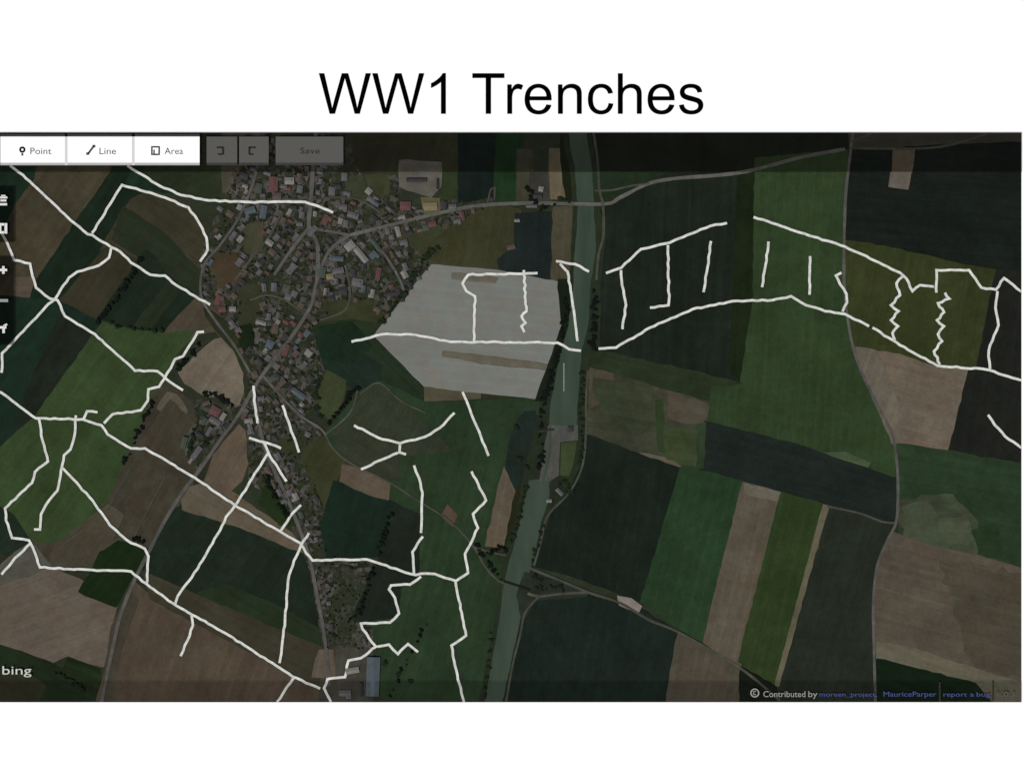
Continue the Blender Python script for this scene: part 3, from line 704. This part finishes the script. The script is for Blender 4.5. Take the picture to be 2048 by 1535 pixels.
# ------------------------------------------------------------------ trees
def leaf_mat(name, rgb):
    m, nt, b = new_mat(name)
    tc = nt.nodes.new('ShaderNodeTexCoord'); base = alb(rgb)
    c = mixc(nt, tuple(v * .6 for v in base[:3]) + (1,), tuple(v * 1.5 for v in base[:3]) + (1,), noise_fac(nt, .55, 2, tc.outputs['Object']))
    nt.links.new(c, b.inputs['Base Color']); return m
LM = {'dark green': leaf_mat('dark_leaves', (34,44,32)), 'olive': leaf_mat('olive_leaves', (58,60,38)), 'nearly black': leaf_mat('blackish_leaves', (23,28,24))}
M_bark = plain('bark', (60,50,42), .2, 1)
def crown_mesh(seed):
    rnd = random.Random(seed); bm = bmesh.new()
    clumps = [(Vector((rnd.uniform(-2.4, 2.4), rnd.uniform(-2.4, 2.4), rnd.uniform(3.6, 6))), rnd.uniform(1.3, 2.3)) for _ in range(9)]
    for c_, r_ in clumps:
        for _ in range(60):
            d = Vector((rnd.gauss(0, 1), rnd.gauss(0, 1), rnd.gauss(0, 1))).normalized()
            p = c_ + d * r_ * rnd.uniform(.65, 1.05); p.z = max(1.6, p.z)
            q = (d + Vector((rnd.uniform(-.7, .7), rnd.uniform(-.7, .7), rnd.uniform(0, .8)))).normalized()
            u = q.orthogonal().normalized(); w_ = q.cross(u); s = rnd.uniform(.35, .75)
            bm.faces.new([bm.verts.new(p + u * s * math.cos(a) + w_ * s * math.sin(a)) for a in (0, 1.4, 3.0, 4.6)])
    return mk(bm, 'crown')
def trunk_mesh():
    bm = bmesh.new()
    def limb(a, b_, r0, r1):
        a = Vector(a); b_ = Vector(b_)
        r = bmesh.ops.create_cone(bm, segments=7, radius1=r0, radius2=r1, depth=(b_ - a).length, cap_ends=True)
        q = (b_ - a).to_track_quat('Z', 'Y').to_matrix().to_4x4()
        bmesh.ops.transform(bm, matrix=Matrix.Translation((a + b_) / 2) @ q, verts=r['verts'])
    limb((0, 0, -.3), (0, 0, 3), .38, .24)
    for k in range(5):
        a = k * 1.257; limb((0, 0, 2.2 + .2 * k), (1.8 * math.cos(a), 1.8 * math.sin(a), 4.6), .16, .06)
    return mk(bm, 'trunk')
tm = trunk_mesh(); tm.materials.append(M_bark)
CM = {}
for kname, mt in LM.items():
    for s in range(3):
        me = crown_mesh(11 + s); me.materials.append(mt); CM[(kname, s)] = me
ntree = [0]
def tree(x, y, r, col, label, group):
    if not (268 < y < 1400 and 0 < x < 2040) or ntree[0] >= 300: return
    root = empty('tree', x, y, 0, random.uniform(0, 6.28)); s = r / 4.0; root.scale = (s, s, min(1.0, s) * random.uniform(.8, 1.0))
    link('crown', CM[(col, random.randrange(3))], None, root); link('trunk', tm, None, root)
    tag(root, label, 'tree', group); ntree[0] += 1
def row(pts, step, r, col, where, jit=3.3):
    step *= .9
    pp = smooth(pts, 4); acc = 0; last = pp[0]
    for p in pp[1:]:
        acc += (p - last).length; last = p
        if acc >= step:
            acc = 0
            if near_line(p.x, p.y) < r + 3: continue
            tree(p.x + random.uniform(-jit, jit), p.y + random.uniform(-jit, jit), r * random.uniform(.5, 1.35), col, '%s tree %s' % (col, where), '%s trees %s' % (col, where))
row([(1137,575),(1126,660),(1112,720),(1098,770),(1088,805)], 8, 6.2, 'nearly black', 'in the row between the pale field and the canal')
row([(1190,575),(1188,640),(1185,700)], 8, 6.2, 'nearly black', 'on the east bank beside the dark striped field')
row([(1166,735),(1163,800),(1163,880),(1158,930)], 10, 5.4, 'dark green', 'on the east bank above the lock')
row([(1086,810),(1080,870),(1085,900),(1080,940)], 10, 5.4, 'nearly black', 'on the west bank at the lock')
row([(1085,1040),(1074,1090),(1066,1128)], 11, 4.1, 'dark green', 'along the lower towpath')
row([(1055,965),(1040,1030),(1022,1085)], 9, 5.4, 'dark green', 'on the west bank beside the tan strip')
row([(985,1250),(975,1330),(968,1400)], 16, 4.6, 'dark green', 'on the west bank at the bottom edge')
row([(650,855),(680,820),(712,775)], 8, 6.2, 'nearly black', 'in the hedge below the small olive field')
row([(645,745),(630,790),(640,835)], 9, 6.2, 'dark green', 'around the left of the small olive field')
row([(785,1015),(765,1080),(745,1140),(720,1220),(700,1240)], 9, 5.9, 'nearly black', 'in the hedge line beside the orchards')
row([(855,1235),(830,1290),(800,1345),(780,1400)], 12, 4.1, 'nearly black', 'in the thin hedge right of the blue grey barn')
row([(288,510),(270,540),(235,590),(200,640)], 8, 5.9, 'nearly black', 'in the hedge west of the streaked dark field')
row([(208,642),(250,655),(330,664)], 12, 4.9, 'dark green', 'along the top of the left green field')
row([(405,678),(380,712),(355,738)], 8, 5.9, 'nearly black', 'beside the top of the tan triangular field')
row([(310,790),(290,835),(270,880),(245,930)], 10, 5.1, 'nearly black', 'along the edge of the left green field')
row([(400,795),(425,790),(450,800),(465,815)], 8, 5.9, 'nearly black', 'behind the pinkish farmhouse')
row([(395,850),(385,870),(380,900)], 8, 5, 'dark green', 'around the farm yards')
row([(405,890),(425,872),(440,868)], 8, 5, 'dark green', 'between the farm and the street')
row([(255,1072),(275,1078),(290,1082)], 9, 5.9, 'nearly black', 'at the road bend above the dark green block')
row([(100,1340),(130,1355),(165,1380)], 9, 5.9, 'dark green', 'by the striped plot at the bottom left')
row([(530,945),(548,985),(570,1030)], 8, 5.9, 'nearly black', 'in the hedge left of the narrow southern street')
row([(880,490),(852,515),(826,556),(796,600),(762,645)], 9, 6.2, 'dark green', 'along the upper left side of the pale field')
row([(1048,360),(1062,390),(1080,412),(1110,408)], 7, 5.4, 'nearly black', 'around the cottages before the canal')
row([(1112,400),(1140,402)], 7, 4.9, 'dark green', 'by the canal bridge')
row([(950,1085),(970,1110),(1000,1090),(1010,1100)], 7, 5.4, 'nearly black', 'below the tan strip near the canal')
row([(972,1118),(990,1143),(1003,1158)], 7, 5.4, 'nearly black', 'where the track meets the canal')
row([(1060,1150),(1085,1165),(1075,1178),(1110,1172),(1130,1180)], 8, 5.1, 'dark green', 'in the wedge between the two tracks east of the canal')
row([(1110,975),(1130,965),(1140,985)], 7, 5.4, 'dark green', 'around the lock cottages')
row([(830,1035),(845,1045),(838,1058)], 7, 6.8, 'nearly black', 'at the corner of the central dark field')
row([(845,1378),(760,1320)], 30, 5.4, 'dark green', 'beside the blue grey barn')
for i in range(16):
    a = random.uniform(0, 6.28); q = math.sqrt(random.random())
    tree(1045 + 20 * q * math.cos(a) - 0, 905 + 68 * q * math.sin(a), random.uniform(5, 7.5), 'dark green', 'dark green tree in the oval copse west of the lock', 'dark green trees in the oval copse')
tries = 0
while ntree[0] < 300 and tries < 9000:
    tries += 1
    x = random.uniform(405, 985); y = random.uniform(350, 1330)
    if not inside((x, y), VILL) or on_field(x, y): continue
    d, w, _ = near_road(x, y)
    r = random.uniform(4, 7.5)
    if d < w + r or near_line(x, y) < r + 3.5: continue
    if any((px - x) ** 2 + (py - y) ** 2 < (pr + r) ** 2 * .7 for px, py, pr in placed): continue
    placed.append((x, y, r)); col = random.choice(['dark green', 'olive', 'nearly black'])
    tree(x, y, r, col, '%s garden tree %s' % (col, quarter(x, y)), '%s garden trees %s' % (col, quarter(x, y)))
print('trees', ntree[0])

bm = bmesh.new(); rnd = random.Random(5); cnt = 0; tr_ = 0
while cnt < 620 and tr_ < 12000:
    tr_ += 1
    x = rnd.uniform(405, 985); y = rnd.uniform(346, 1330)
    if not inside((x, y), VILL) or on_field(x, y): continue
    d, w, _ = near_road(x, y); r_ = rnd.uniform(1.6, 3.6)
    if d < w + r_ or near_line(x, y) < r_ + 3 or any((px - x) ** 2 + (py - y) ** 2 < (pr * .85 + r_) ** 2 for px, py, pr in placed): continue
    cnt += 1
    for _ in range(16):
        dv = Vector((rnd.gauss(0, 1), rnd.gauss(0, 1), abs(rnd.gauss(0, .6)))).normalized() * r_ * rnd.uniform(.3, 1)
        p = P(x, y, 2.2) + dv; q = (dv + Vector((0, 0, r_ * .6))).normalized(); u = q.orthogonal().normalized(); w_ = q.cross(u); s_ = rnd.uniform(.5, 1.1)
        bm.faces.new([bm.verts.new(p + u * s_ * math.cos(a) + w_ * s_ * math.sin(a)) for a in (0, 1.4, 3.0, 4.6)])
gm = mk(bm, 'garden_shrubs'); gm.materials.append(LM['nearly black']); gm.materials.append(LM['olive']); gm.materials.append(LM['dark green'])
for f in gm.polygons: f.material_index = (f.index // 16) % 3
tag(link('garden_shrubs', gm), 'dark shrubs and clipped hedges filling the village gardens', 'shrubs', None, 'stuff')
def bridge(nm, x, y, ln, wd, ang, mt, label):
    root = empty(nm, x, y, WZ + .25, ang)
    for n_, a in (('deck', (0, 0, ln, wd, 0)),): bars0(n_, [a], mt, root, 0, .5)
    for s_ in (-1, 1): bars0('parapet', [(0, s_ * (wd / 2 + .3), ln, .55, 0)], mt, root, 0, 1.2)
    tag(root, label, 'bridge')
def bars0(name, rects, mat, parent, z, h):
    bm = bmesh.new()
    for (cx, cy, w, hh, a) in rects:
        r = bmesh.ops.create_cube(bm, size=1)
        bmesh.ops.transform(bm, verts=r['verts'], matrix=Matrix.Translation((cx, cy, z + h / 2)) @ Matrix.Diagonal((w, hh, h, 1)))
    return link(name, mk(bm, name), mat, parent)
bridge('road_bridge', 1171, 407.5, 44, 5, R(-1), plain('bridge_concrete', (96,97,92), .1), 'grey road bridge carrying the east road over the canal')
bridge('footbridge', 1034, 1170, 56, 3, R(-18), plain('dark_steel', (30,32,28), .1), 'thin dark footbridge crossing the lower canal beside the track junction')
tag(slab('guide_wall', 1126.5, 726, 1129, 782, WZ - .1, WZ + 1.1, plain('pale_guide_wall', (120,136,128), .2)), 'thin pale guide wall standing in the canal above the lock', 'wall')

# ------------------------------------------------------------------ white board round the map, heading
BZ = 3.6
bm = bmesh.new()
outer = [(-2600, -1700), (4700, -1700), (4700, 3300), (-2600, 3300)]; inner = [(-3, 265), (2043, 265), (2043, 1403), (-3, 1403)]
to = [bm.verts.new(P(x, y, BZ)) for x, y in outer]; ti = [bm.verts.new(P(x, y, BZ)) for x, y in inner]
bo = [bm.verts.new(P(x, y, -6)) for x, y in outer]; bi = [bm.verts.new(P(x, y, -6)) for x, y in inner]
for i in range(4):
    j = (i + 1) % 4
    bm.faces.new((to[i], to[j], ti[j], ti[i])); bm.faces.new((bo[i], bo[j], to[j], to[i])); bm.faces.new((ti[i], ti[j], bi[j], bi[i])); bm.faces.new((bi[i], bi[j], bo[j], bo[i]))
bmesh.ops.recalc_face_normals(bm, faces=bm.faces[:])
tag(link('slide_board', mk(bm, 'slide_board'), M_white), 'large plain white slide board framing the aerial map above and below', 'board')

G = {
 'W': (25, 'M414 0l-389 1466h199l223 -961q36 -151 62 -300q56 235 66 271l279 990h234l210 -742q79 -276 114 -519q28 139 73 319l230 943h195l-402 -1466h-187l-309 1117q-39 140 -46 172q-23 -101 -43 -172l-311 -1117h-198z'),
 '1': (223, 'M763 0h-180v1147q-65 -62 -170.5 -124t-189.5 -93v174q151 71 264 172t160 196h116v-1472z'),
 'T': (48, 'M531 0v1293h-483v173h1162v-173h-485v-1293h-194z'),
 'r': (133, 'M133 0v1062h162v-161q62 113 114.5 149t115.5 36q91 0 185 -58l-62 -167q-66 39 -132 39q-59 0 -106 -35.5t-67 -98.5q-30 -96 -30 -210v-556h-180z'),
 'e': (75, 'M862 342l186 -23q-44 -163 -163 -253t-304 -90q-233 0 -369.5 143.5t-136.5 402.5q0 268 138 416t358 148q213 0 348 -145t135 -408q0 -16 -1 -48h-792q10 -175 99 -268t222 -93q99 0 169 52t111 166zM271 633h593q-12 134 -68 201q-86 104 -223 104q-124 0 -208.5 -83t-93.5 -222z'),
 'n': (135, 'M135 0v1062h162v-151q117 175 338 175q96 0 176.5 -34.5t120.5 -90.5t56 -133q10 -50 10 -175v-653h-180v646q0 110 -21 164.5t-74.5 87t-125.5 32.5q-115 0 -198.5 -73t-83.5 -277v-580h-180z'),
 'c': (80, 'M828 389l177 -23q-29 -183 -148.5 -286.5t-293.5 -103.5q-218 0 -350.5 142.5t-132.5 408.5q0 172 57 301t173.5 193.5t253.5 64.5q173 0 283 -87.5t141 -248.5l-175 -27q-25 107 -88.5 161t-153.5 54q-136 0 -221 -97.5t-85 -308.5q0 -214 82 -311t214 -97q106 0 177 65t90 200z'),
 'h': (135, 'M135 0v1466h180v-526q126 146 318 146q118 0 205 -46.5t124.5 -128.5t37.5 -238v-673h-180v673q0 135 -58.5 196.5t-165.5 61.5q-80 0 -150.5 -41.5t-100.5 -112.5t-30 -196v-581h-180z'),
 's': (63, 'M63 317l178 28q15 -107 83.5 -164t191.5 -57q124 0 184 50.5t60 118.5q0 61 -53 96q-37 24 -184 61q-198 50 -274.5 86.5t-116 101t-39.5 142.5q0 71 32.5 131.5t88.5 100.5q42 31 114.5 52.5t155.5 21.5q125 0 219.5 -36t139.5 -97.5t62 -164.5l-176 -24q-12 82 -69.5 128t-162.5 46q-124 0 -177 -41t-53 -96q0 -35 22 -63q22 -29 69 -48q27 -10 159 -46q191 -51 266.5 -83.5t118.5 -94.5t43 -154q0 -90 -52.5 -169.5t-151.5 -123t-224 -43.5q-207 0 -315.5 86t-138.5 255z'),
}
import re
def outlines(d):
    subs = []; cur = []; x = y = 0; cx = cy = 0
    for cmd, arg in re.findall(r'([Mlhvqtz])([^Mlhvqtz]*)', d):
        a = [float(t) for t in re.findall(r'-?\d+\.?\d*', arg)]
        if cmd == 'M': x, y = a; cur = [(x, y)]; cx, cy = x, y
        elif cmd == 'l': x += a[0]; y += a[1]; cur.append((x, y)); cx, cy = x, y
        elif cmd == 'h': x += a[0]; cur.append((x, y)); cx, cy = x, y
        elif cmd == 'v': y += a[0]; cur.append((x, y)); cx, cy = x, y
        elif cmd in 'qt':
            if cmd == 'q': qx, qy, ex, ey = x + a[0], y + a[1], x + a[2], y + a[3]
            else: qx, qy, ex, ey = 2 * x - cx, 2 * y - cy, x + a[0], y + a[1]
            for k in range(1, 9):
                t = k / 8
                cur.append(((1-t)**2*x + 2*t*(1-t)*qx + t*t*ex, (1-t)**2*y + 2*t*(1-t)*qy + t*t*ey))
            x, y, cx, cy = ex, ey, qx, qy
        elif cmd == 'z':
            if (cur[0][0]-cur[-1][0])**2 + (cur[0][1]-cur[-1][1])**2 < 4: cur.pop()
            subs.append(cur)
    return subs
S = 0.0553
title = tag(empty('heading', 1022, 228, BZ), 'black heading reading WW1 Trenches on the white board above the map', 'heading')
def glyph(ch, left):
    cu = bpy.data.curves.new('letter', 'CURVE'); cu.dimensions = '2D'; cu.fill_mode = 'BOTH'; cu.extrude = .3
    for sub in outlines(G[ch][1]):
        sp_ = cu.splines.new('POLY'); sp_.points.add(len(sub) - 1); sp_.use_cyclic_u = True
        for p_, (x, y) in zip(sp_.points, sub): p_.co = (left - 1022 + (x - G[ch][0]) * S, y * S, 0, 1)
    t = bpy.data.objects.new('tmp', cu); COL.objects.link(t)
    me = bpy.data.meshes.new_from_object(t.evaluated_get(bpy.context.evaluated_depsgraph_get()))
    bpy.data.objects.remove(t); bpy.data.curves.remove(cu)
    for v in me.vertices: v.co.z += .32
    me.name = 'letter'; me.materials.clear()
    link('letter', me, M_black, title)
for ch, lx in zip('WW1Trenches', (637.7, 744.4, 861.9, 944.6, 1014.4, 1049.1, 1115.8, 1175.6, 1235.6, 1295.0, 1357.8)):
    glyph(ch, lx)

# ------------------------------------------------------------------ map controls lying over the landscape
TZ = 7.6
tag(slab('toolbar_strip', -3, 265, 2043, 345, TZ, TZ + .8, M_smoke), 'wide dark see through strip along the top edge of the map', 'strip')
tag(slab('footer_strip', -3, 1361, 2043, 1403, TZ, TZ + .8, M_smoke3), 'wide dark see through strip along the bottom edge of the map', 'strip')
tag(slab('side_panel', -3, 373, 29, 485, TZ, TZ + .8, M_smoke2), 'upper small dark panel at the left edge behind the stack and square icons', 'panel')
tag(slab('side_panel', -3, 513, 29, 690, TZ, TZ + .8, M_smoke2), 'lower small dark panel at the left edge behind the plus, minus and arrow icons', 'panel')
Z0, Z1 = TZ + .9, TZ + 1.5
M_rim = plain('dim_rim', (66,68,64), .05)
def button(x0, x1, mat, emat, label, shade=True):
    cx = (x0 + x1) / 2
    b_ = tag(empty('toolbar_button', cx, 302, Z0), label, 'button', 'buttons of the map toolbar')
    o_ = (cx, 302)
    slab('panel', x0, 274, x1, 326, 0, .6, mat, b_, 0, o_)
    if emat: slab('lower_shade', x0, 326.05, x1, 331, 0, .5, emat, b_, 0, o_)  # button's bottom shading painted as a darker strip
    if mat is M_white: slab('upper_rim', x0, 269, x1, 273.9, 0, .5, M_rim, b_, 0, o_)
    return b_, o_
def ring(name, cx, cy, r0, r1, h, mat, parent, z=.6):
    bm = bmesh.new(); N = 20; L_ = []
    for zz in (z, z + h):
        for r_ in (r0, r1): L_.append([bm.verts.new((cx + r_ * math.cos(a * 6.2832 / N), cy + r_ * math.sin(a * 6.2832 / N), zz)) for a in range(N)])
    for i in range(N):
        j = (i + 1) % N
        bm.faces.new((L_[2][i], L_[3][i], L_[3][j], L_[2][j])); bm.faces.new((L_[1][i], L_[1][j], L_[3][j], L_[3][i])); bm.faces.new((L_[0][i], L_[2][i], L_[2][j], L_[0][j]))
    return link(name, mk(bm, name), mat, parent)
def bars(name, rects, mat, parent, z=.6, h=.15):
    bm = bmesh.new()
    for (cx, cy, w, hh, a) in rects:
        r = bmesh.ops.create_cube(bm, size=1)
        bmesh.ops.transform(bm, verts=r['verts'], matrix=Matrix.Translation((cx, cy, z + h / 2)) @ Matrix.Rotation(a, 4, 'Z') @ Matrix.Diagonal((w, hh, h, 1)))
    return link(name, mk(bm, name), mat, parent)
b1, o1 = button(2, 131, M_white, M_btnshade, 'white toolbar button with a pin icon and the word Point')
ring('icon', 46 - o1[0], -(300 - 302), 2.4, 6.4, .15, M_icond, b1)
bars('icon_tip', [(46 - o1[0], -(309.5 - 302), 4, 5, 0)], M_icon, b1)
words('caption', 'Point', 62, 309, 42, 13, .6, M_icon, b1, o1)
b2, o2 = button(136.2, 265, M_white, M_btnshade, 'white toolbar button with a slanted stroke icon and the word Line')
bars('icon', [(183 - o2[0], -(300.5 - 302), 18, 4, .93), (176.5 - o2[0], -(308 - 302), 6, 5, 0), (189 - o2[0], -(293 - 302), 6, 5, 0)], M_icon, b2)
words('caption', 'Line', 200, 309, 33, 13, .6, M_icon, b2, o2)
b3, o3 = button(270.2, 400, M_white, M_btnshade, 'white toolbar button with a square icon and the word Area')
bars('icon', [(304.7 - o3[0], 0, 3.2, 18, 0), (319.3 - o3[0], 0, 3.2, 18, 0), (312 - o3[0], 7.6, 11, 3.2, 0), (312 - o3[0], -7.6, 11, 3.2, 0), (309 - o3[0], -2, 3, 8, 0)], M_icon, b3)
words('caption', 'Area', 330, 309, 37, 13, .6, M_icon, b3, o3)
for x_ in (131.1, 265.1):
    tag(slab('divider', x_, 274, x_ + 5, 331, Z0, Z0 + .55, M_btndiv), 'thin light grey divider between the ' + ('Point and Line' if x_ < 200 else 'Line and Area') + ' toolbar buttons', 'divider')
M_fedge = glass('frosted_edge', (78,78,74), .5)
b4, o4 = button(414, 475, M_frost, M_fedge, 'greyed out toolbar button with an undo arrow icon')
bars('icon', [(447 - o4[0], 0, 4, 16, 0), (440 - o4[0], 6.5, 12, 3.5, 0), (441 - o4[0], -7, 9, 3.5, 0)], M_greyink, b4)
b5, o5 = button(479, 538, M_frost, M_fedge, 'greyed out toolbar button with a redo arrow icon')
bars('icon', [(499.5 - o5[0], 0, 4, 16, 0), (506 - o5[0], 6.5, 13, 3.5, 0), (504 - o5[0], -7, 7, 3.5, 0)], M_greyink, b5)
b6, o6 = button(552, 687, M_frost, M_fedge, 'wide greyed out toolbar button with the faint word Save')
words('caption', 'Save', 601, 308, 39, 12, .6, M_greyink, b6, o6)
def icon_thing(nm, y, label, rects, mat=M_iconw):
    e = bars(nm, rects, mat, None, 0, .5); e.location = P(8, y, Z0)
    tag(e, label, 'icon', 'white icons at the left edge of the map')
icon_thing('layers_icon', 401, 'white stacked layers icon, topmost at the left edge', [(0, 5.5, 16, 4, 0), (0, 9.5, 9, 2.5, 0), (0, -.5, 12, 4, 0), (0, -8, 15, 4.5, 0)])
icon_thing('square_icon', 457, 'white hollow square icon at the left edge where a trench line starts', [(-6, 0, 4, 21, 0), (5, 0, 5.5, 21, 0), (-.5, 8, 7, 5, 0), (-.5, -8, 7, 5, 0)])
icon_thing('plus_icon', 540, 'white plus sign icon at the left edge', [(0, 0, 15, 5, 0), (0, 5.2, 5, 5, 0), (0, -5.2, 5, 5, 0)])
icon_thing('minus_icon', 601, 'grey white minus sign icon at the left edge below the plus sign', [(1, 0, 17, 6, 0)], plain('dim_icon', (150,154,150), .05))
icon_thing('arrow_icon', 657, 'white location arrow icon, lowest at the left edge', [(-1, 2.5, 14, 5, 0), (.5, -4.5, 5, 9, 0), (4, 7, 8, 4, .5)])
tag(words('map_logo', 'bing', 6, 1347, 58, 17, Z0, M_logo), 'pale word bing in rounded letters at the lower left of the map', 'logo')
e = empty('attribution_text', 1580, 1392, Z0)
words('word', 'Contributed', 1526, 1392, 84, 12, 0, M_attr, e, (1580, 1392)); words('word', 'by', 1616, 1392, 18, 12, 0, M_attr, e, (1580, 1392))
tag(e, 'grey words Contributed by at the bottom right of the map', 'caption')
e = ring('copyright_mark', 0, 0, 6.5, 9, .2, M_attr, None, 0); e.location = P(1509, 1384, Z0)
bars('letter_c', [(-2.5, 0, 1.8, 7, 0), (0, 3, 4.5, 1.8, 0), (0, -3, 4.5, 1.8, 0)], M_attr, e, 0, .2)
tag(e, 'small grey ringed copyright sign at the bottom right of the map', 'symbol')
tag(words('link_text', 'moreen_project,', 1638, 1391, 115, 9, Z0, M_blueink), 'first stretch of small blue link text after the grey words', 'caption')
tag(words('link_text', 'MauriceParper', 1766, 1391, 106, 10, Z0, M_blueink), 'middle stretch of small blue link text in the bottom strip', 'caption')
e = empty('link_text', 1930, 1391, Z0)
for t_, x_, w_ in (('report', 1886, 47), ('a', 1939, 8), ('bug', 1952, 27)): words('word', t_, x_, 1391, w_, 9, 0, M_blueink, e, (1930, 1391))
tag(e, 'last stretch of small blue link text in the bottom strip', 'caption')
tag(words('version_text', '1.0.1', 1994, 1391, 34, 10, Z0, plain('version_ink', (92,90,86), .1)), 'faint grey version digits in the bottom right corner of the map', 'caption')
for x_, w_ in ((1877, 'middle and last blue link words'), (1983, 'last blue link words and the version digits')):
    tag(slab('footer_divider', x_, 1362, x_ + 3, 1402, Z0, Z0 + .2, plain('divider_ink', (52,56,48), .05)), 'thin upright line between the ' + w_, 'divider')

# ------------------------------------------------------------------ camera and light
H = 4600.0
cam = bpy.data.cameras.new('camera'); co = bpy.data.objects.new('camera', cam); COL.objects.link(co)
co.location = (1024, -767.5, H + 3); cam.sensor_width = 36; cam.lens = 36 * H / 2048
cam.clip_end = 40000; cam.clip_start = 10; scn.camera = co
EL = 64
sun = bpy.data.lights.new('sun', 'SUN'); sun.energy = 3.6; sun.angle = R(.5); sun.color = (1.0, .925, .835)
so = bpy.data.objects.new('sun', sun); COL.objects.link(so); so.rotation_euler = (R(90 - EL), 0, R(-40)); so.location = (1024, -767, 800)
w = bpy.data.worlds.new('World'); scn.world = w; w.use_nodes = True
nt = w.node_tree; bg = nt.nodes['Background']; sky = nt.nodes.new('ShaderNodeTexSky'); sky.sky_type = 'NISHITA'
sky.sun_disc = False; sky.sun_elevation = R(EL); sky.sun_rotation = R(220)
nt.links.new(sky.outputs[0], bg.inputs[0]); bg.inputs[1].default_value = .08
scn.view_settings.view_transform = 'Standard'; scn.view_settings.look = 'None'; scn.view_settings.gamma = 1
scn.view_settings.exposure = 0.0
scn.cycles.transparent_max_bounces = 40
